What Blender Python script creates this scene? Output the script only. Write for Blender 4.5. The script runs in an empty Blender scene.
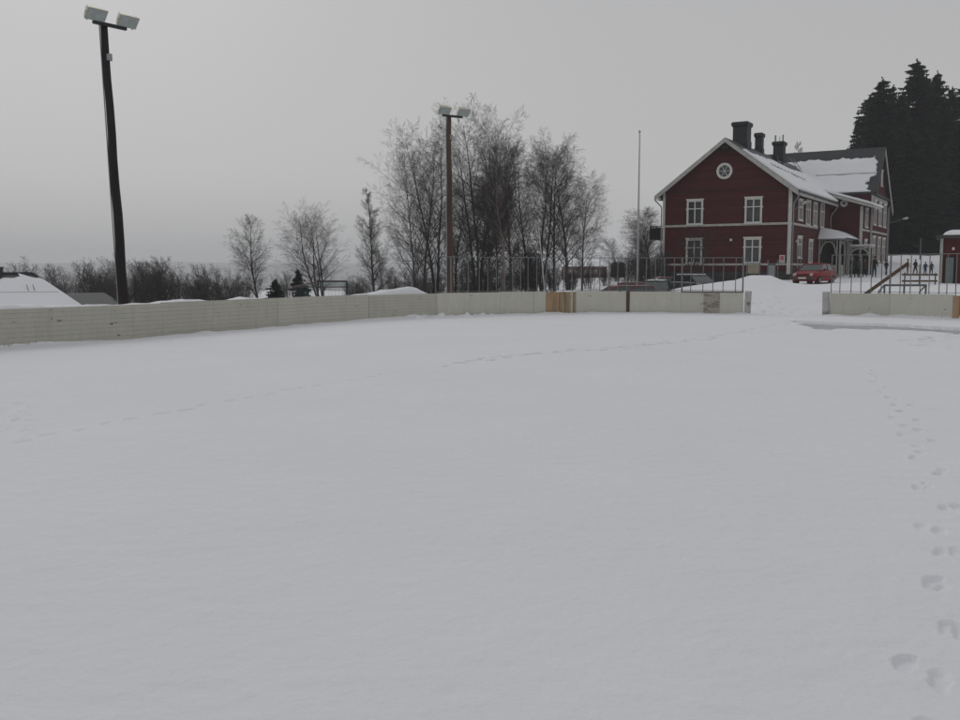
import bpy, bmesh, math, random
import numpy as np
from math import sin, cos, tan, atan, atan2, pi, radians, sqrt
from mathutils import Vector, Matrix

S = bpy.context.scene
COL = S.collection
F = 933.0; EYE = 1.8; TH = atan(89 / F)

# ------------------------------------------------------------------ measuring helpers (photo direction -> real place at a real distance)
def ray(px, py):
    a = (px - 480) / F; b = (360 - py) / F
    return (a, cos(TH) + b * sin(TH), -sin(TH) + b * cos(TH))
def at(px, py, Y):
    r = ray(px, py); t = Y / r[1]
    return Vector((t * r[0], Y, EYE + t * r[2]))
def ice(px, py, z=0.0):
    r = ray(px, py); t = (z - EYE) / r[2]
    return Vector((t * r[0], t * r[1], z))
def xat(px, Y):
    return at(px, 271, Y).x

# ------------------------------------------------------------------ materials
def newmat(name):
    m = bpy.data.materials.new(name); m.use_nodes = True
    nt = m.node_tree; b = nt.nodes['Principled BSDF']
    return m, nt, b
def mat(name, col, rough=0.75, var=0.0, scale=3.0, bump=0.0, bscale=40.0, col2=None, metal=0.0, objrand=0.0, spec=0.3, stretch=(1, 1, 1), thr=None):
    m, nt, b = newmat(name)
    N = nt.nodes; L = nt.links
    b.inputs['Roughness'].default_value = rough
    b.inputs['Metallic'].default_value = metal
    b.inputs['Specular IOR Level'].default_value = spec
    tc = N.new('ShaderNodeTexCoord'); mp = N.new('ShaderNodeMapping'); mp.inputs['Scale'].default_value = stretch
    L.new(tc.outputs['Object'], mp.inputs['Vector'])
    c2 = col2 if col2 else tuple(c * (1 - var) for c in col)
    if var > 0 or col2:
        nz = N.new('ShaderNodeTexNoise'); nz.inputs['Scale'].default_value = scale; nz.inputs['Detail'].default_value = 6; nz.inputs['Roughness'].default_value = .65
        L.new(mp.outputs['Vector'], nz.inputs['Vector'])
        cr = N.new('ShaderNodeValToRGB')
        lo, hi = thr if thr else (0.35, 0.65)
        cr.color_ramp.elements[0].position = lo; cr.color_ramp.elements[1].position = hi
        cr.color_ramp.elements[0].color = (*c2, 1); cr.color_ramp.elements[1].color = (*col, 1)
        L.new(nz.outputs['Fac'], cr.inputs['Fac']); out = cr.outputs['Color']
    else:
        rgb = N.new('ShaderNodeRGB'); rgb.outputs[0].default_value = (*col, 1); out = rgb.outputs[0]
    if objrand > 0:
        oi = N.new('ShaderNodeObjectInfo'); mr = N.new('ShaderNodeMapRange')
        mr.inputs['To Min'].default_value = 1 - objrand; mr.inputs['To Max'].default_value = 1 + objrand
        L.new(oi.outputs['Random'], mr.inputs['Value'])
        hs = N.new('ShaderNodeHueSaturation'); L.new(mr.outputs['Result'], hs.inputs['Value']); L.new(out, hs.inputs['Color']); out = hs.outputs['Color']
    L.new(out, b.inputs['Base Color'])
    if bump > 0:
        n2 = N.new('ShaderNodeTexNoise'); n2.inputs['Scale'].default_value = bscale; n2.inputs['Detail'].default_value = 5
        L.new(mp.outputs['Vector'], n2.inputs['Vector'])
        bp = N.new('ShaderNodeBump'); bp.inputs['Strength'].default_value = bump; bp.inputs['Distance'].default_value = .02
        L.new(n2.outputs['Fac'], bp.inputs['Height']); L.new(bp.outputs['Normal'], b.inputs['Normal'])
    return m
def cladding(name, col, axis='Z', pitch=0.14, var=.25, groove=0.5):
    """painted boards: bump grooves every `pitch` metres along one axis, colour varying board by board"""
    m, nt, b = newmat(name); N = nt.nodes; L = nt.links
    b.inputs['Roughness'].default_value = .8; b.inputs['Specular IOR Level'].default_value = .2
    tc = N.new('ShaderNodeTexCoord'); sp = N.new('ShaderNodeSeparateXYZ'); L.new(tc.outputs['Object'], sp.inputs[0])
    if axis == 'Z': src = sp.outputs['Z']
    else:
        ad = N.new('ShaderNodeMath'); ad.operation = 'ADD'; L.new(sp.outputs['X'], ad.inputs[0]); L.new(sp.outputs['Y'], ad.inputs[1]); src = ad.outputs[0]
    dv = N.new('ShaderNodeMath'); dv.operation = 'DIVIDE'; L.new(src, dv.inputs[0]); dv.inputs[1].default_value = pitch
    fr = N.new('ShaderNodeMath'); fr.operation = 'FRACT'; L.new(dv.outputs[0], fr.inputs[0])
    fl = N.new('ShaderNodeMath'); fl.operation = 'FLOOR'; L.new(dv.outputs[0], fl.inputs[0])
    wn = N.new('ShaderNodeTexWhiteNoise'); wn.noise_dimensions = '1D'; L.new(fl.outputs[0], wn.inputs['W'])
    nz = N.new('ShaderNodeTexNoise'); nz.inputs['Scale'].default_value = .9; nz.inputs['Detail'].default_value = 8; L.new(tc.outputs['Object'], nz.inputs['Vector'])
    ad2 = N.new('ShaderNodeMath'); ad2.operation = 'ADD'; L.new(wn.outputs['Value'], ad2.inputs[0]); L.new(nz.outputs['Fac'], ad2.inputs[1])
    mr = N.new('ShaderNodeMapRange'); mr.inputs['From Max'].default_value = 1.7; mr.inputs['To Min'].default_value = 1 - var; mr.inputs['To Max'].default_value = 1.08
    L.new(ad2.outputs[0], mr.inputs['Value'])
    hs = N.new('ShaderNodeHueSaturation'); hs.inputs['Color'].default_value = (*col, 1); L.new(mr.outputs['Result'], hs.inputs['Value'])
    L.new(hs.outputs['Color'], b.inputs['Base Color'])
    cr = N.new('ShaderNodeValToRGB'); cr.color_ramp.elements[0].position = .03; cr.color_ramp.elements[1].position = .14
    L.new(fr.outputs[0], cr.inputs['Fac'])
    bp = N.new('ShaderNodeBump'); bp.inputs['Strength'].default_value = groove; bp.inputs['Distance'].default_value = .015
    L.new(cr.outputs['Color'], bp.inputs['Height']); L.new(bp.outputs['Normal'], b.inputs['Normal'])
    return m

def old_paint(name, col, worn, amount, axis='Z', pitch=.115):
    """weathered rink board paint: plank joints, vertical drips, chips down to dark wood, grime"""
    m, nt, b = newmat(name); N = nt.nodes; L = nt.links
    b.inputs['Roughness'].default_value = .7; b.inputs['Specular IOR Level'].default_value = .25
    tc = N.new('ShaderNodeTexCoord')
    def noise(scale, sc=(1, 1, 1), det=6, off=0.0):
        mp = N.new('ShaderNodeMapping'); mp.inputs['Scale'].default_value = sc; mp.inputs['Location'].default_value = (off, off, off)
        L.new(tc.outputs['Object'], mp.inputs['Vector'])
        n = N.new('ShaderNodeTexNoise'); n.inputs['Scale'].default_value = scale; n.inputs['Detail'].default_value = det; n.inputs['Roughness'].default_value = .7
        L.new(mp.outputs['Vector'], n.inputs['Vector']); return n.outputs['Fac']
    def ramp(fac, p0, p1, c0=(0, 0, 0, 1), c1=(1, 1, 1, 1)):
        r = N.new('ShaderNodeValToRGB'); r.color_ramp.elements[0].position = p0; r.color_ramp.elements[1].position = p1
        r.color_ramp.elements[0].color = c0; r.color_ramp.elements[1].color = c1
        L.new(fac, r.inputs['Fac']); return r.outputs['Color']
    def mix(fac, a, c, bl='MIX'):
        x = N.new('ShaderNodeMix'); x.data_type = 'RGBA'; x.blend_type = bl
        if isinstance(fac, float): x.inputs[0].default_value = fac
        else: L.new(fac, x.inputs[0])
        for i, v in ((6, a), (7, c)):
            if isinstance(v, tuple): x.inputs[i].default_value = (*v, 1)
            else: L.new(v, x.inputs[i])
        return x.outputs[2]
    base = mix(ramp(noise(1.2), .35, .7), tuple(c * .80 for c in col), col)
    drips = ramp(noise(5, (1, 1, .12), 5, 3.0), .52, .75)
    base = mix(drips, base, tuple(c * f for c, f in zip(col, (.66, .63, .55))))
    fine = ramp(noise(30, (1, 1, .5), 4, 9.0), .3, .75)
    base = mix(fine, tuple(c * .82 for c in col), base)
    oi = N.new('ShaderNodeObjectInfo'); mr = N.new('ShaderNodeMapRange'); mr.inputs['To Min'].default_value = .955; mr.inputs['To Max'].default_value = 1.03
    L.new(oi.outputs['Random'], mr.inputs['Value'])
    hs = N.new('ShaderNodeHueSaturation'); L.new(mr.outputs['Result'], hs.inputs['Value']); L.new(base, hs.inputs['Color']); base = hs.outputs['Color']
    chips = ramp(noise(4.5, (.5, .5, 1.6), 9, 17.0), .64 - amount, .67 - amount)
    base = mix(chips, base, worn)
    sp = N.new('ShaderNodeSeparateXYZ'); L.new(tc.outputs['Object'], sp.inputs[0])
    dv = N.new('ShaderNodeMath'); dv.operation = 'DIVIDE'; L.new(sp.outputs['Z'], dv.inputs[0]); dv.inputs[1].default_value = pitch
    fr = N.new('ShaderNodeMath'); fr.operation = 'FRACT'; L.new(dv.outputs[0], fr.inputs[0])
    gr = ramp(fr.outputs[0], .03, .10)
    if axis == 'Z':
        # joints between planks hold dirt where the paint has cracked
        dirt = mix(ramp(noise(2.5, (1, 1, 1), 4, 31.0), .4, .6), gr, (1.0, 1.0, 1.0))
        base = mix(.26, base, mix(1.0, base, dirt, 'MULTIPLY'))
        bp = N.new('ShaderNodeBump'); bp.inputs['Strength'].default_value = .6; bp.inputs['Distance'].default_value = .01
        L.new(gr, bp.inputs['Height']); L.new(bp.outputs['Normal'], b.inputs['Normal'])
    L.new(base, b.inputs['Base Color'])
    return m

def snowmat(name, col=(.81, .815, .835), bump=.35, scale=9.0):
    m, nt, b = newmat(name); N = nt.nodes; L = nt.links
    b.inputs['Roughness'].default_value = .85; b.inputs['Specular IOR Level'].default_value = .15
    tc = N.new('ShaderNodeTexCoord')
    n1 = N.new('ShaderNodeTexNoise'); n1.inputs['Scale'].default_value = scale; n1.inputs['Detail'].default_value = 8; n1.inputs['Roughness'].default_value = .6
    n2 = N.new('ShaderNodeTexNoise'); n2.inputs['Scale'].default_value = .35; n2.inputs['Detail'].default_value = 3
    L.new(tc.outputs['Object'], n1.inputs['Vector']); L.new(tc.outputs['Object'], n2.inputs['Vector'])
    cr = N.new('ShaderNodeValToRGB'); cr.color_ramp.elements[0].position = .3; cr.color_ramp.elements[1].position = .7
    cr.color_ramp.elements[0].color = (*(c * .965 for c in col), 1); cr.color_ramp.elements[1].color = (*col, 1)
    L.new(n2.outputs['Fac'], cr.inputs['Fac']); L.new(cr.outputs['Color'], b.inputs['Base Color'])
    bp = N.new('ShaderNodeBump'); bp.inputs['Strength'].default_value = bump; bp.inputs['Distance'].default_value = .02
    L.new(n1.outputs['Fac'], bp.inputs['Height']); L.new(bp.outputs['Normal'], b.inputs['Normal'])
    return m

M = {}
M['snow'] = snowmat('snow', bump=.6, scale=14)
M['roofsnow'] = snowmat('roof snow', (.82, .83, .85), .3, 3.0)
M['slush'] = mat('grey rink ice', (.45, .47, .49), .45, .35, 1.3, .2, 8, spec=.5)
M['red'] = cladding('red painted boards', (.076, .0150, .0165), 'Z', .16, .35, .5)
M['redv'] = cladding('red vertical boards', (.090, .018, .019), 'H', .18, .4, .6)
M['white'] = mat('old white paint', (.58, .58, .54), .6, .2, 3.0)
M['frame'] = mat('white window paint', (.66, .66, .62), .5, .12, 4.0)
M['barge'] = mat('weathered bargeboard paint', (.48, .48, .44), .6, .25, 2.0)
M['stone'] = mat('dark plinth stone', (.055, .055, .055), .9, .5, 3, .5, 8)
M['slate'] = mat('dark roof sheeting', (.030, .034, .037), .5, .35, 1.2, .2, 12, spec=.4)
M['chim'] = mat('chimney sheet metal', (.018, .021, .022), .55, .4, 3, .3, 10, spec=.4)
M['glass'] = mat('dark window glass', (.045, .050, .052), .08, .6, 1.4, spec=.6, objrand=.5)
M['curtain'] = mat('pale curtain', (.20, .20, .19), .8, .4, 6)
M['zinc'] = mat('zinc', (.30, .32, .33), .45, .2, 5, metal=.4)
M['dark'] = mat('dark timber and painted shade', (.02, .017, .015), .9, .3, 4)  # dark timber parts; also the painted shade inside the entrances
M['porch'] = mat('porch paint', (.46, .46, .42), .65, .2, 5)
M['board'] = old_paint('horizontal plank rink paint', (.575, .563, .485), (.13, .11, .085), .0)
M['panel'] = old_paint('panel rink paint', (.65, .64, .56), (.18, .15, .12), .0, 'X')
M['worn'] = old_paint('peeling rink paint', (.46, .44, .38), (.24, .20, .16), .10)
M['endpost'] = mat('grey end post', (.44, .44, .42), .6, .45, 3.5, col2=(.16, .16, .15), thr=(.36, .46))
M['cap'] = mat('red brown cap rail', (.075, .042, .032), .7, .3, 4)
M['bareA'] = mat('orange brown bare timber', (.44, .30, .175), .65, .35, 6, .3, 20, stretch=(1, 1, .15))
M['bareB'] = mat('yellow brown bare timber', (.38, .28, .165), .65, .35, 6, .3, 20, stretch=(1, 1, .15))
M['bareC'] = mat('brown stained timber', (.12, .075, .038), .7, .35, 6, .3, 20, stretch=(1, 1, .15))
M['steel'] = mat('galvanised fence tube', (.20, .215, .21), .5, .25, 8, metal=.3)
M['steeld'] = mat('dull green grey tube', (.105, .125, .115), .55, .25, 8, metal=.2)
M['pole1'] = mat('tarred pole wood', (.022, .016, .015), .8, .5, 3, .5, 25, stretch=(1, 1, .08))
M['pole2'] = mat('brown pole wood', (.098, .062, .048), .8, .45, 3, .5, 25, stretch=(1, 1, .08))
M['lamp'] = mat('floodlight shell', (.52, .51, .40), .4, .15, 4, metal=.2)
M['lens'] = mat('floodlight glass', (.34, .38, .37), .15, .2, 6, spec=.6)
M['flag'] = mat('white flagpole paint', (.34, .34, .34), .5, .1, 3)
M['bark'] = mat('bare birch bark', (.060, .052, .047), .9, .45, 2.0, .3, 6, stretch=(1, 1, .5))
M['twig'] = mat('bare twigs', (.066, .060, .055), .9, .3, .5)
M['twigr'] = mat('reddish bare twigs', (.052, .040, .036), .9, .3, .5)
M['pink'] = mat('pinkish birch bark', (.20, .15, .125), .85, .6, 2.5, stretch=(1, 1, .4))
M['needle'] = mat('spruce needles', (.032, .042, .034), .9, .5, .5, spec=.1)
M['ntrunk'] = mat('spruce bark', (.03, .024, .02), .9)
M['net'] = mat('green goal netting', (.035, .085, .075), .8)
M['goalr'] = mat('dark red goal tube', (.075, .026, .022), .6)
M['goald'] = mat('dark goal tube', (.02, .018, .018), .6)
M['tyre'] = mat('rubber', (.015, .015, .015), .9)
M['rim'] = mat('wheel rim', (.18, .18, .18), .4, metal=.5)
M['carred'] = mat('dull red car paint', (.25, .006, .011), .45, .15, 2, spec=.25)
M['carred2'] = mat('dark red car paint', (.16, .014, .018), .35, .15, 2, spec=.5)
M['cardark'] = mat('dark green car paint', (.020, .024, .024), .35, .15, 2, spec=.5)
M['carsilver'] = mat('silver grey car paint', (.045, .05, .05), .35, .15, 2, metal=.4, spec=.5)
M['carglass'] = mat('car glass', (.022, .035, .034), .06, spec=.8)
M['trim'] = mat('black car trim', (.02, .02, .02), .6)
M['bumper'] = mat('bumper plastic', (.07, .055, .05), .6, .2)
M['headlamp'] = mat('headlamp glass', (.42, .42, .40), .15, spec=.8)
M['plate'] = mat('number plate', (.6, .6, .58), .5)
M['greydoor'] = mat('grey green door', (.16, .19, .18), .6, .15, 3)
M['felt'] = mat('green grey roof felt', (.06, .07, .062), .8, .3)
M['sign'] = mat('white sign', (.55, .55, .54), .5)
M['signred'] = mat('sign red', (.45, .03, .035), .5)
M['ply'] = mat('beige plywood', (.30, .26, .19), .7, .25, 2.5)
M['cab'] = mat('grey cabinet paint', (.12, .135, .13), .6, .2)
M['farwall'] = mat('far red wall', (.15, .09, .08), .8)
M['farpale'] = mat('far pale wall', (.33, .32, .30), .8)
M['wood'] = mat('far wood with painted haze', (.40, .405, .41), .95, .3, .012)  # woods lightened toward the sky tone, fog partly put into the colour

# ------------------------------------------------------------------ mesh helpers
class MB:
    def __init__(self): self.v = []; self.f = []; self.mi = []; self.cur = 0
    def add(self, vs, fs):
        o = len(self.v); self.v.extend([tuple(p) for p in vs])
        for f in fs: self.f.append(tuple(i + o for i in f)); self.mi.append(self.cur)
    def box(self, x0, x1, y0, y1, z0, z1, mtx=None):
        vs = [Vector(p) for p in ((x0, y0, z0), (x1, y0, z0), (x1, y1, z0), (x0, y1, z0), (x0, y0, z1), (x1, y0, z1), (x1, y1, z1), (x0, y1, z1))]
        if mtx: vs = [mtx @ p for p in vs]
        self.add(vs, [(0, 3, 2, 1), (4, 5, 6, 7), (0, 1, 5, 4), (1, 2, 6, 5), (2, 3, 7, 6), (3, 0, 4, 7)])
    def bar(self, a, b, w, h=None, up=(0, 0, 1)):
        """rectangular bar from a to b, w across, h along `up`"""
        a = Vector(a); b = Vector(b); h = h or w; d = (b - a).normalized(); s = d.cross(Vector(up))
        if s.length < 1e-4: s = d.cross(Vector((1, 0, 0)))
        s.normalize(); u = s.cross(d)
        vs = []
        for p in (a, b):
            for i, j in ((-1, -1), (1, -1), (1, 1), (-1, 1)): vs.append(p + s * (i * w / 2) + u * (j * h / 2))
        self.add(vs, [(0, 3, 2, 1), (4, 5, 6, 7), (0, 1, 5, 4), (1, 2, 6, 5), (2, 3, 7, 6), (3, 0, 4, 7)])
    def tube(self, pts, rad, n=8, cap=True):
        pts = [Vector(p) for p in pts]
        if not isinstance(rad, (list, tuple)): rad = [rad] * len(pts)
        vs = []; ref = None
        for i, p in enumerate(pts):
            d = (pts[min(i + 1, len(pts) - 1)] - pts[max(i - 1, 0)]).normalized()
            if ref is None:
                ref = d.cross(Vector((0, 0, 1)))
                if ref.length < .05: ref = d.cross(Vector((1, 0, 0)))
            s = (ref - d * ref.dot(d)).normalized(); ref = s; t = d.cross(s)
            for k in range(n):
                a = 2 * pi * k / n; vs.append(p + (s * cos(a) + t * sin(a)) * rad[i])
        fs = []
        for i in range(len(pts) - 1):
            for k in range(n):
                fs.append((i * n + k, i * n + (k + 1) % n, (i + 1) * n + (k + 1) % n, (i + 1) * n + k))
        if cap: fs.append(tuple(range(n))[::-1]); fs.append(tuple(range((len(pts) - 1) * n, len(pts) * n)))
        self.add(vs, fs)
    def prism(self, poly, axis_vec):
        """poly: list of 3D points, extruded by axis_vec"""
        n = len(poly); a = Vector(axis_vec)
        vs = [Vector(p) for p in poly] + [Vector(p) + a for p in poly]
        fs = [tuple(range(n))[::-1], tuple(range(n, 2 * n))] + [(i, (i + 1) % n, n + (i + 1) % n, n + i) for i in range(n)]
        self.add(vs, fs)
    def mesh(self, name, mats, smooth=False):
        me = bpy.data.meshes.new(name); me.from_pydata(self.v, [], self.f)
        for m in (mats if isinstance(mats, (list, tuple)) else [mats]): me.materials.append(m)
        if any(self.mi): me.polygons.foreach_set('material_index', self.mi)
        bm = bmesh.new(); bm.from_mesh(me); bmesh.ops.recalc_face_normals(bm, faces=bm.faces); bm.to_mesh(me); bm.free()
        if smooth: me.polygons.foreach_set('use_smooth', [True] * len(me.polygons))
        me.update(); return me
    def build(self, name, mats, parent=None, smooth=False, loc=None):
        o = bpy.data.objects.new(name, self.mesh(name, mats, smooth)); COL.objects.link(o)
        if parent: o.parent = parent
        if loc is not None: o.location = loc
        return o
def tag(o, label=None, cat=None, group=None, kind=None):
    if label: o['label'] = label
    if cat: o['category'] = cat
    if group: o['group'] = group
    if kind: o['kind'] = kind
    return o
def empty(name, loc=(0, 0, 0), rz=0.0, **kw):
    o = bpy.data.objects.new(name, None); COL.objects.link(o); o.empty_display_size = .3
    o.location = loc; o.rotation_euler = (0, 0, rz); tag(o, **kw); return o
def copy_tree(o, parent=None):
    c = o.copy(); COL.objects.link(c); c.parent = parent
    for ch in list(o.children): copy_tree(ch, c)
    return c
def link_copy(src, name, parent=None, loc=None, rz=None):
    o = bpy.data.objects.new(name, src.data); COL.objects.link(o)
    if parent: o.parent = parent
    if loc is not None: o.location = loc
    if rz is not None: o.rotation_euler = (0, 0, rz)
    return o

# ------------------------------------------------------------------ rink outline (snow level 0)
PTS = [(-12.4, -8), (-12.4, 8), (-12.2, 15), (-11.75, 19)] + [tuple(ice(x, y))[:2] for x, y in
       [(0, 349.2), (60, 345), (120, 340.6), (200, 333.8), (260, 328.8), (320, 323.4), (380, 319.7), (437, 317.0), (500, 314.7), (560, 313.6), (600, 313.1), (650, 313.1), (700, 313.5), (743, 314.0)]]
PTSR = [tuple(ice(x, y))[:2] for x, y in [(829, 315.9), (890, 317.2), (960, 319.8)]] + [(19.4, 31.3), (20.2, 27), (20.4, 20), (20.4, -8)]
def catmull(P, n=10):
    out = []
    P = [np.array(p, float) for p in P]; P = [2 * P[0] - P[1]] + P + [2 * P[-1] - P[-2]]
    for i in range(1, len(P) - 2):
        for k in range(n):
            t = k / n
            out.append(.5 * ((2 * P[i]) + (-P[i - 1] + P[i + 1]) * t + (2 * P[i - 1] - 5 * P[i] + 4 * P[i + 1] - P[i + 2]) * t * t + (-P[i - 1] + 3 * P[i] - 3 * P[i + 1] + P[i + 2]) * t ** 3))
    out.append(P[-2]); return np.array(out)
class Path:
    def __init__(s, P):
        s.p = catmull(P); s.s = np.concatenate([[0], np.cumsum(np.linalg.norm(np.diff(s.p, axis=0), axis=1))])
    def at(s, q):
        return np.array([np.interp(q, s.s, s.p[:, 0]), np.interp(q, s.s, s.p[:, 1])])
    def nrm(s, q):   # outward (away from the rink): the paths run clockwise, so outward is to the left
        d = s.at(min(q + .15, s.s[-1])) - s.at(max(q - .15, 0)); d /= np.linalg.norm(d); return np.array([-d[1], d[0]])
    def px(s, x):    # arc length where the photo column x meets the path
        t = (x - 480) / F / cos(TH) * 1.0
        k = (s.p[:, 0] / np.maximum(s.p[:, 1], .5)); tt = ray(x, 300)[0] / ray(x, 300)[1]
        ok = s.p[:, 1] > 12
        return float(np.interp(tt, k[ok], s.s[ok]))
PL = Path(PTS); PR = Path(PTSR)
BH = .93

# ------------------------------------------------------------------ ground heights
CTRL = np.array([(-14, 10, -.5), (-14, 22, -.5), (-13, 30, -.8), (-20, 30, -1.6), (-30, 20, -2.5), (-40, 50, -4.2), (-20, 60, -3.2), (-60, 90, -6.5), (-9, 38, -.7), (-10, 60, -1.3), (-5, 75, -1.5), (-3, 42, -.5),
                 (0, 50, -.6), (0, 90, -2), (4, 44, -.5), (6, 52, -.45), (9, 44, -.4), (9, 52, -.2), (10, 60, -.05), (12, 70, .3), (10, 85, .3), (12.6, 39, 0), (12.4, 36, 0), (14, 43, .2), (13, 48, .5), (11, 47.5, .22), (12.7, 53, .98), (15, 55, 1.18), (18, 60, 1.1), (16, 50, .6), (20, 60, .93), (24, 67, 1.0), (24.7, 75, 1.05), (30, 75, 1.2),
                 (16, 40, .15), (20, 38, .25), (25, 45, .65), (24, 30, .2), (30, 55, .95), (29, 66, .95), (38, 85, 1.35), (43, 90, 1.6), (44, 97, 2.5), (41, 101, 2.7), (50, 99, 3.0), (46, 103, 3.3), (47.6, 108, 3.6), (54, 104, 3.6), (55, 106, 3.5), (60, 125, 5), (85, 120, 6), (40, 130, 3), (20, 110, 1), (22, 95, 1.2), (0, 130, -4), (-50, 150, -10), (0, 250, -14),
                 (100, 250, 7), (-200, 250, -16), (-100, 60, -8), (-60, 0, -4), (60, 60, 1.5), (60, 0, .5), (0, -30, 0), (0, 500, -18), (-400, 400, -20), (400, 500, 0), (0, -300, -3), (300, -100, 0), (0, 1200, -22), (-1200, 900, -24), (1200, 1200, -12)], float)
MOUNDS = [(17.5, 58.2, .50, .9, 2.0), (17.2, 57.8, .18, 2.4, 2.4), (23.5, 58.2, .18, 2, .8), (38, 92, .5, 5, 3), (31, 44, .3, 3, 2), (-3, 46, .35, 4, 1.5), (8.5, 56, .3, 2, 1.2), (5.5, 60, .55, 1.6, 1.5)]
def nground(x, y):
    num = np.zeros_like(x); den = np.zeros_like(x)
    for cx, cy, cz in CTRL:
        r2 = (x - cx) ** 2 + (y - cy) ** 2 + 3.0
        w = r2 ** -1.75; num += w * cz; den += w
    h = num / den
    for mx, my, mh, sx, sy in MOUNDS: h = h + mh * np.exp(-((x - mx) / sx) ** 2 - ((y - my) / sy) ** 2)
    return h
RNG = np.random.default_rng(5)
LAT = RNG.random((256, 256))
def vnoise(x, y, s, off=0):
    x = x / s + 37.1 + off; y = y / s + 11.7 + off * 1.7
    xi = np.floor(x).astype(int); yi = np.floor(y).astype(int); fx = x - xi; fy = y - yi
    fx = fx * fx * (3 - 2 * fx); fy = fy * fy * (3 - 2 * fy); g = lambda a, b: LAT[a & 255, b & 255]
    return (g(xi, yi) * (1 - fx) * (1 - fy) + g(xi + 1, yi) * fx * (1 - fy) + g(xi, yi + 1) * (1 - fx) * fy + g(xi + 1, yi + 1) * fx * fy) - .5
LOOP = np.concatenate([PL.p, PR.p])
def segdist(x, y, P):
    """distance to polyline P and arc length of the nearest point"""
    best = np.full(x.shape, 1e9); bs = np.zeros(x.shape); acc = 0
    for a, b in zip(P[:-1], P[1:]):
        d = b - a; L2 = d @ d
        if L2 < 1e-9: continue
        t = np.clip(((x - a[0]) * d[0] + (y - a[1]) * d[1]) / L2, 0, 1)
        q = (x - a[0] - t * d[0]) ** 2 + (y - a[1] - t * d[1]) ** 2
        m = q < best; best = np.where(m, q, best); bs = np.where(m, acc + t * sqrt(L2), bs); acc += sqrt(L2)
    return np.sqrt(best), bs
def inside(x, y):
    c = np.zeros(x.shape, bool); P = LOOP; n = len(P)
    for i in range(n):
        a = P[i]; b = P[(i + 1) % n]
        cond = ((a[1] > y) != (b[1] > y))
        xx = (b[0] - a[0]) * (y - a[1]) / (b[1] - a[1] + 1e-12) + a[0]
        c ^= cond & (x < xx)
    return c
# crest of the snow banked behind the left boards, read off the photo
CREST = [(-60, 318), (0, 305.5), (25, 303.5), (50, 304), (83, 305.5), (120, 304.8), (150, 305.2), (175, 302.5), (205, 299.4), (228, 300.6), (243, 301.6), (252, 299), (262, 296.9), (274, 297.6), (288, 300), (300, 303), (330, 303), (350, 298), (365, 295.8), (380, 293.2), (395, 291.2), (404, 289.6), (412, 287.6), (419, 286.4), (426, 288.3), (434, 292.5), (441, 297)]
_cs = []; _ch = []
for px, py in CREST:
    s_ = PL.px(px) if px > 0 else PL.px(1) - 6; p = PL.at(s_) + PL.nrm(s_) * .75
    if px <= 0 and px < 0: _cs.append(s_); _ch.append(.98); continue
    _cs.append(s_); _ch.append(at(px, py, p[1]).z)
_cs = np.array(_cs); _ch = np.array(_ch)
STEPS = []   # footprints: x, y, heading, size, depth
def chain(pts, spacing, wob, side, size, depth, seed=1):
    r = random.Random(seed); P = np.array(pts); s = np.concatenate([[0], np.cumsum(np.linalg.norm(np.diff(P, axis=0), axis=1))]); q = 0; k = 0
    while q < s[-1]:
        x = np.interp(q, s, P[:, 0]); y = np.interp(q, s, P[:, 1]); x2 = np.interp(q + .1, s, P[:, 0]); y2 = np.interp(q + .1, s, P[:, 1])
        d = np.array([x2 - x, y2 - y]); d = d / (np.linalg.norm(d) + 1e-9); sd = side * (1 if k % 2 else -1)
        STEPS.append((x - d[1] * sd + r.uniform(-wob, wob), y + d[0] * sd + r.uniform(-wob, wob), atan2(d[1], d[0]) + r.uniform(-.2, .2), size * r.uniform(.85, 1.1), depth * r.uniform(.7, 1.15)))
        q += spacing * r.uniform(.9, 1.1); k += 1
G2 = lambda L: [tuple(ice(x, y))[:2] for x, y in L]
# two lines of footprints on the right, walking away from the camera
chain(G2([(925, 730), (917, 655), (937, 574), (932, 510), (928, 468), (915, 448), (905, 428), (893, 403), (880, 383), (868, 366)]), .66, .05, .06, .10, .024, 1)
chain(G2([(952, 760), (950, 640), (952, 590), (950, 535), (942, 487), (932, 455), (920, 432), (905, 408), (893, 392)]), .72, .06, .06, .095, .023, 2)
# the animal track crossing the rink
chain(G2([(22, 441), (50, 434.5), (120, 420), (200, 405), (300, 387.5), (400, 371)]), .42, .05, .02, .12, .017, 3)
chain(G2([(445, 365), (500, 356), (560, 352), (600, 350), (650, 345), (700, 339), (737, 332)]), .33, .16, .12, .13, .06, 4)
chain(G2([(480, 360), (560, 351), (640, 345), (715, 336)]), .5, .2, .14, .13, .05, 14)
# the curved scuff on the left and the trodden patch on the right
chain(G2([(-6, 402), (10, 406), (19, 416), (16, 430), (0, 441)]), .16, .10, .14, .13, .014, 5)
chain(G2([(912, 341), (925, 339), (940, 336), (970, 334)]), .24, .28, .22, .20, .06, 6)
chain(G2([(922, 344), (940, 346), (975, 348)]), .26, .28, .22, .20, .05, 7)
chain(G2([(738, 332), (760, 328), (785, 324)]), .4, .15, .12, .16, .05, 8)
chain([(12.3, 36), (12.7, 42), (14.2, 50), (17.5, 57)], .45, .35, .30, .2, .06, 9)
chain([(13.1, 36), (13.8, 42), (15.5, 50), (20, 58)], .5, .35, .30, .2, .05, 10)
ICE = np.array(G2([(785, 321.3), (800, 321.0), (830, 322.4), (880, 323.8), (930, 326.5), (1010, 331.5), (1010, 336.5), (960, 333.8), (930, 331.6), (905, 330.4), (880, 328.6), (860, 329.6), (840, 327.6), (822, 329.4), (812, 328), (800, 323.6)]))
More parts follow.
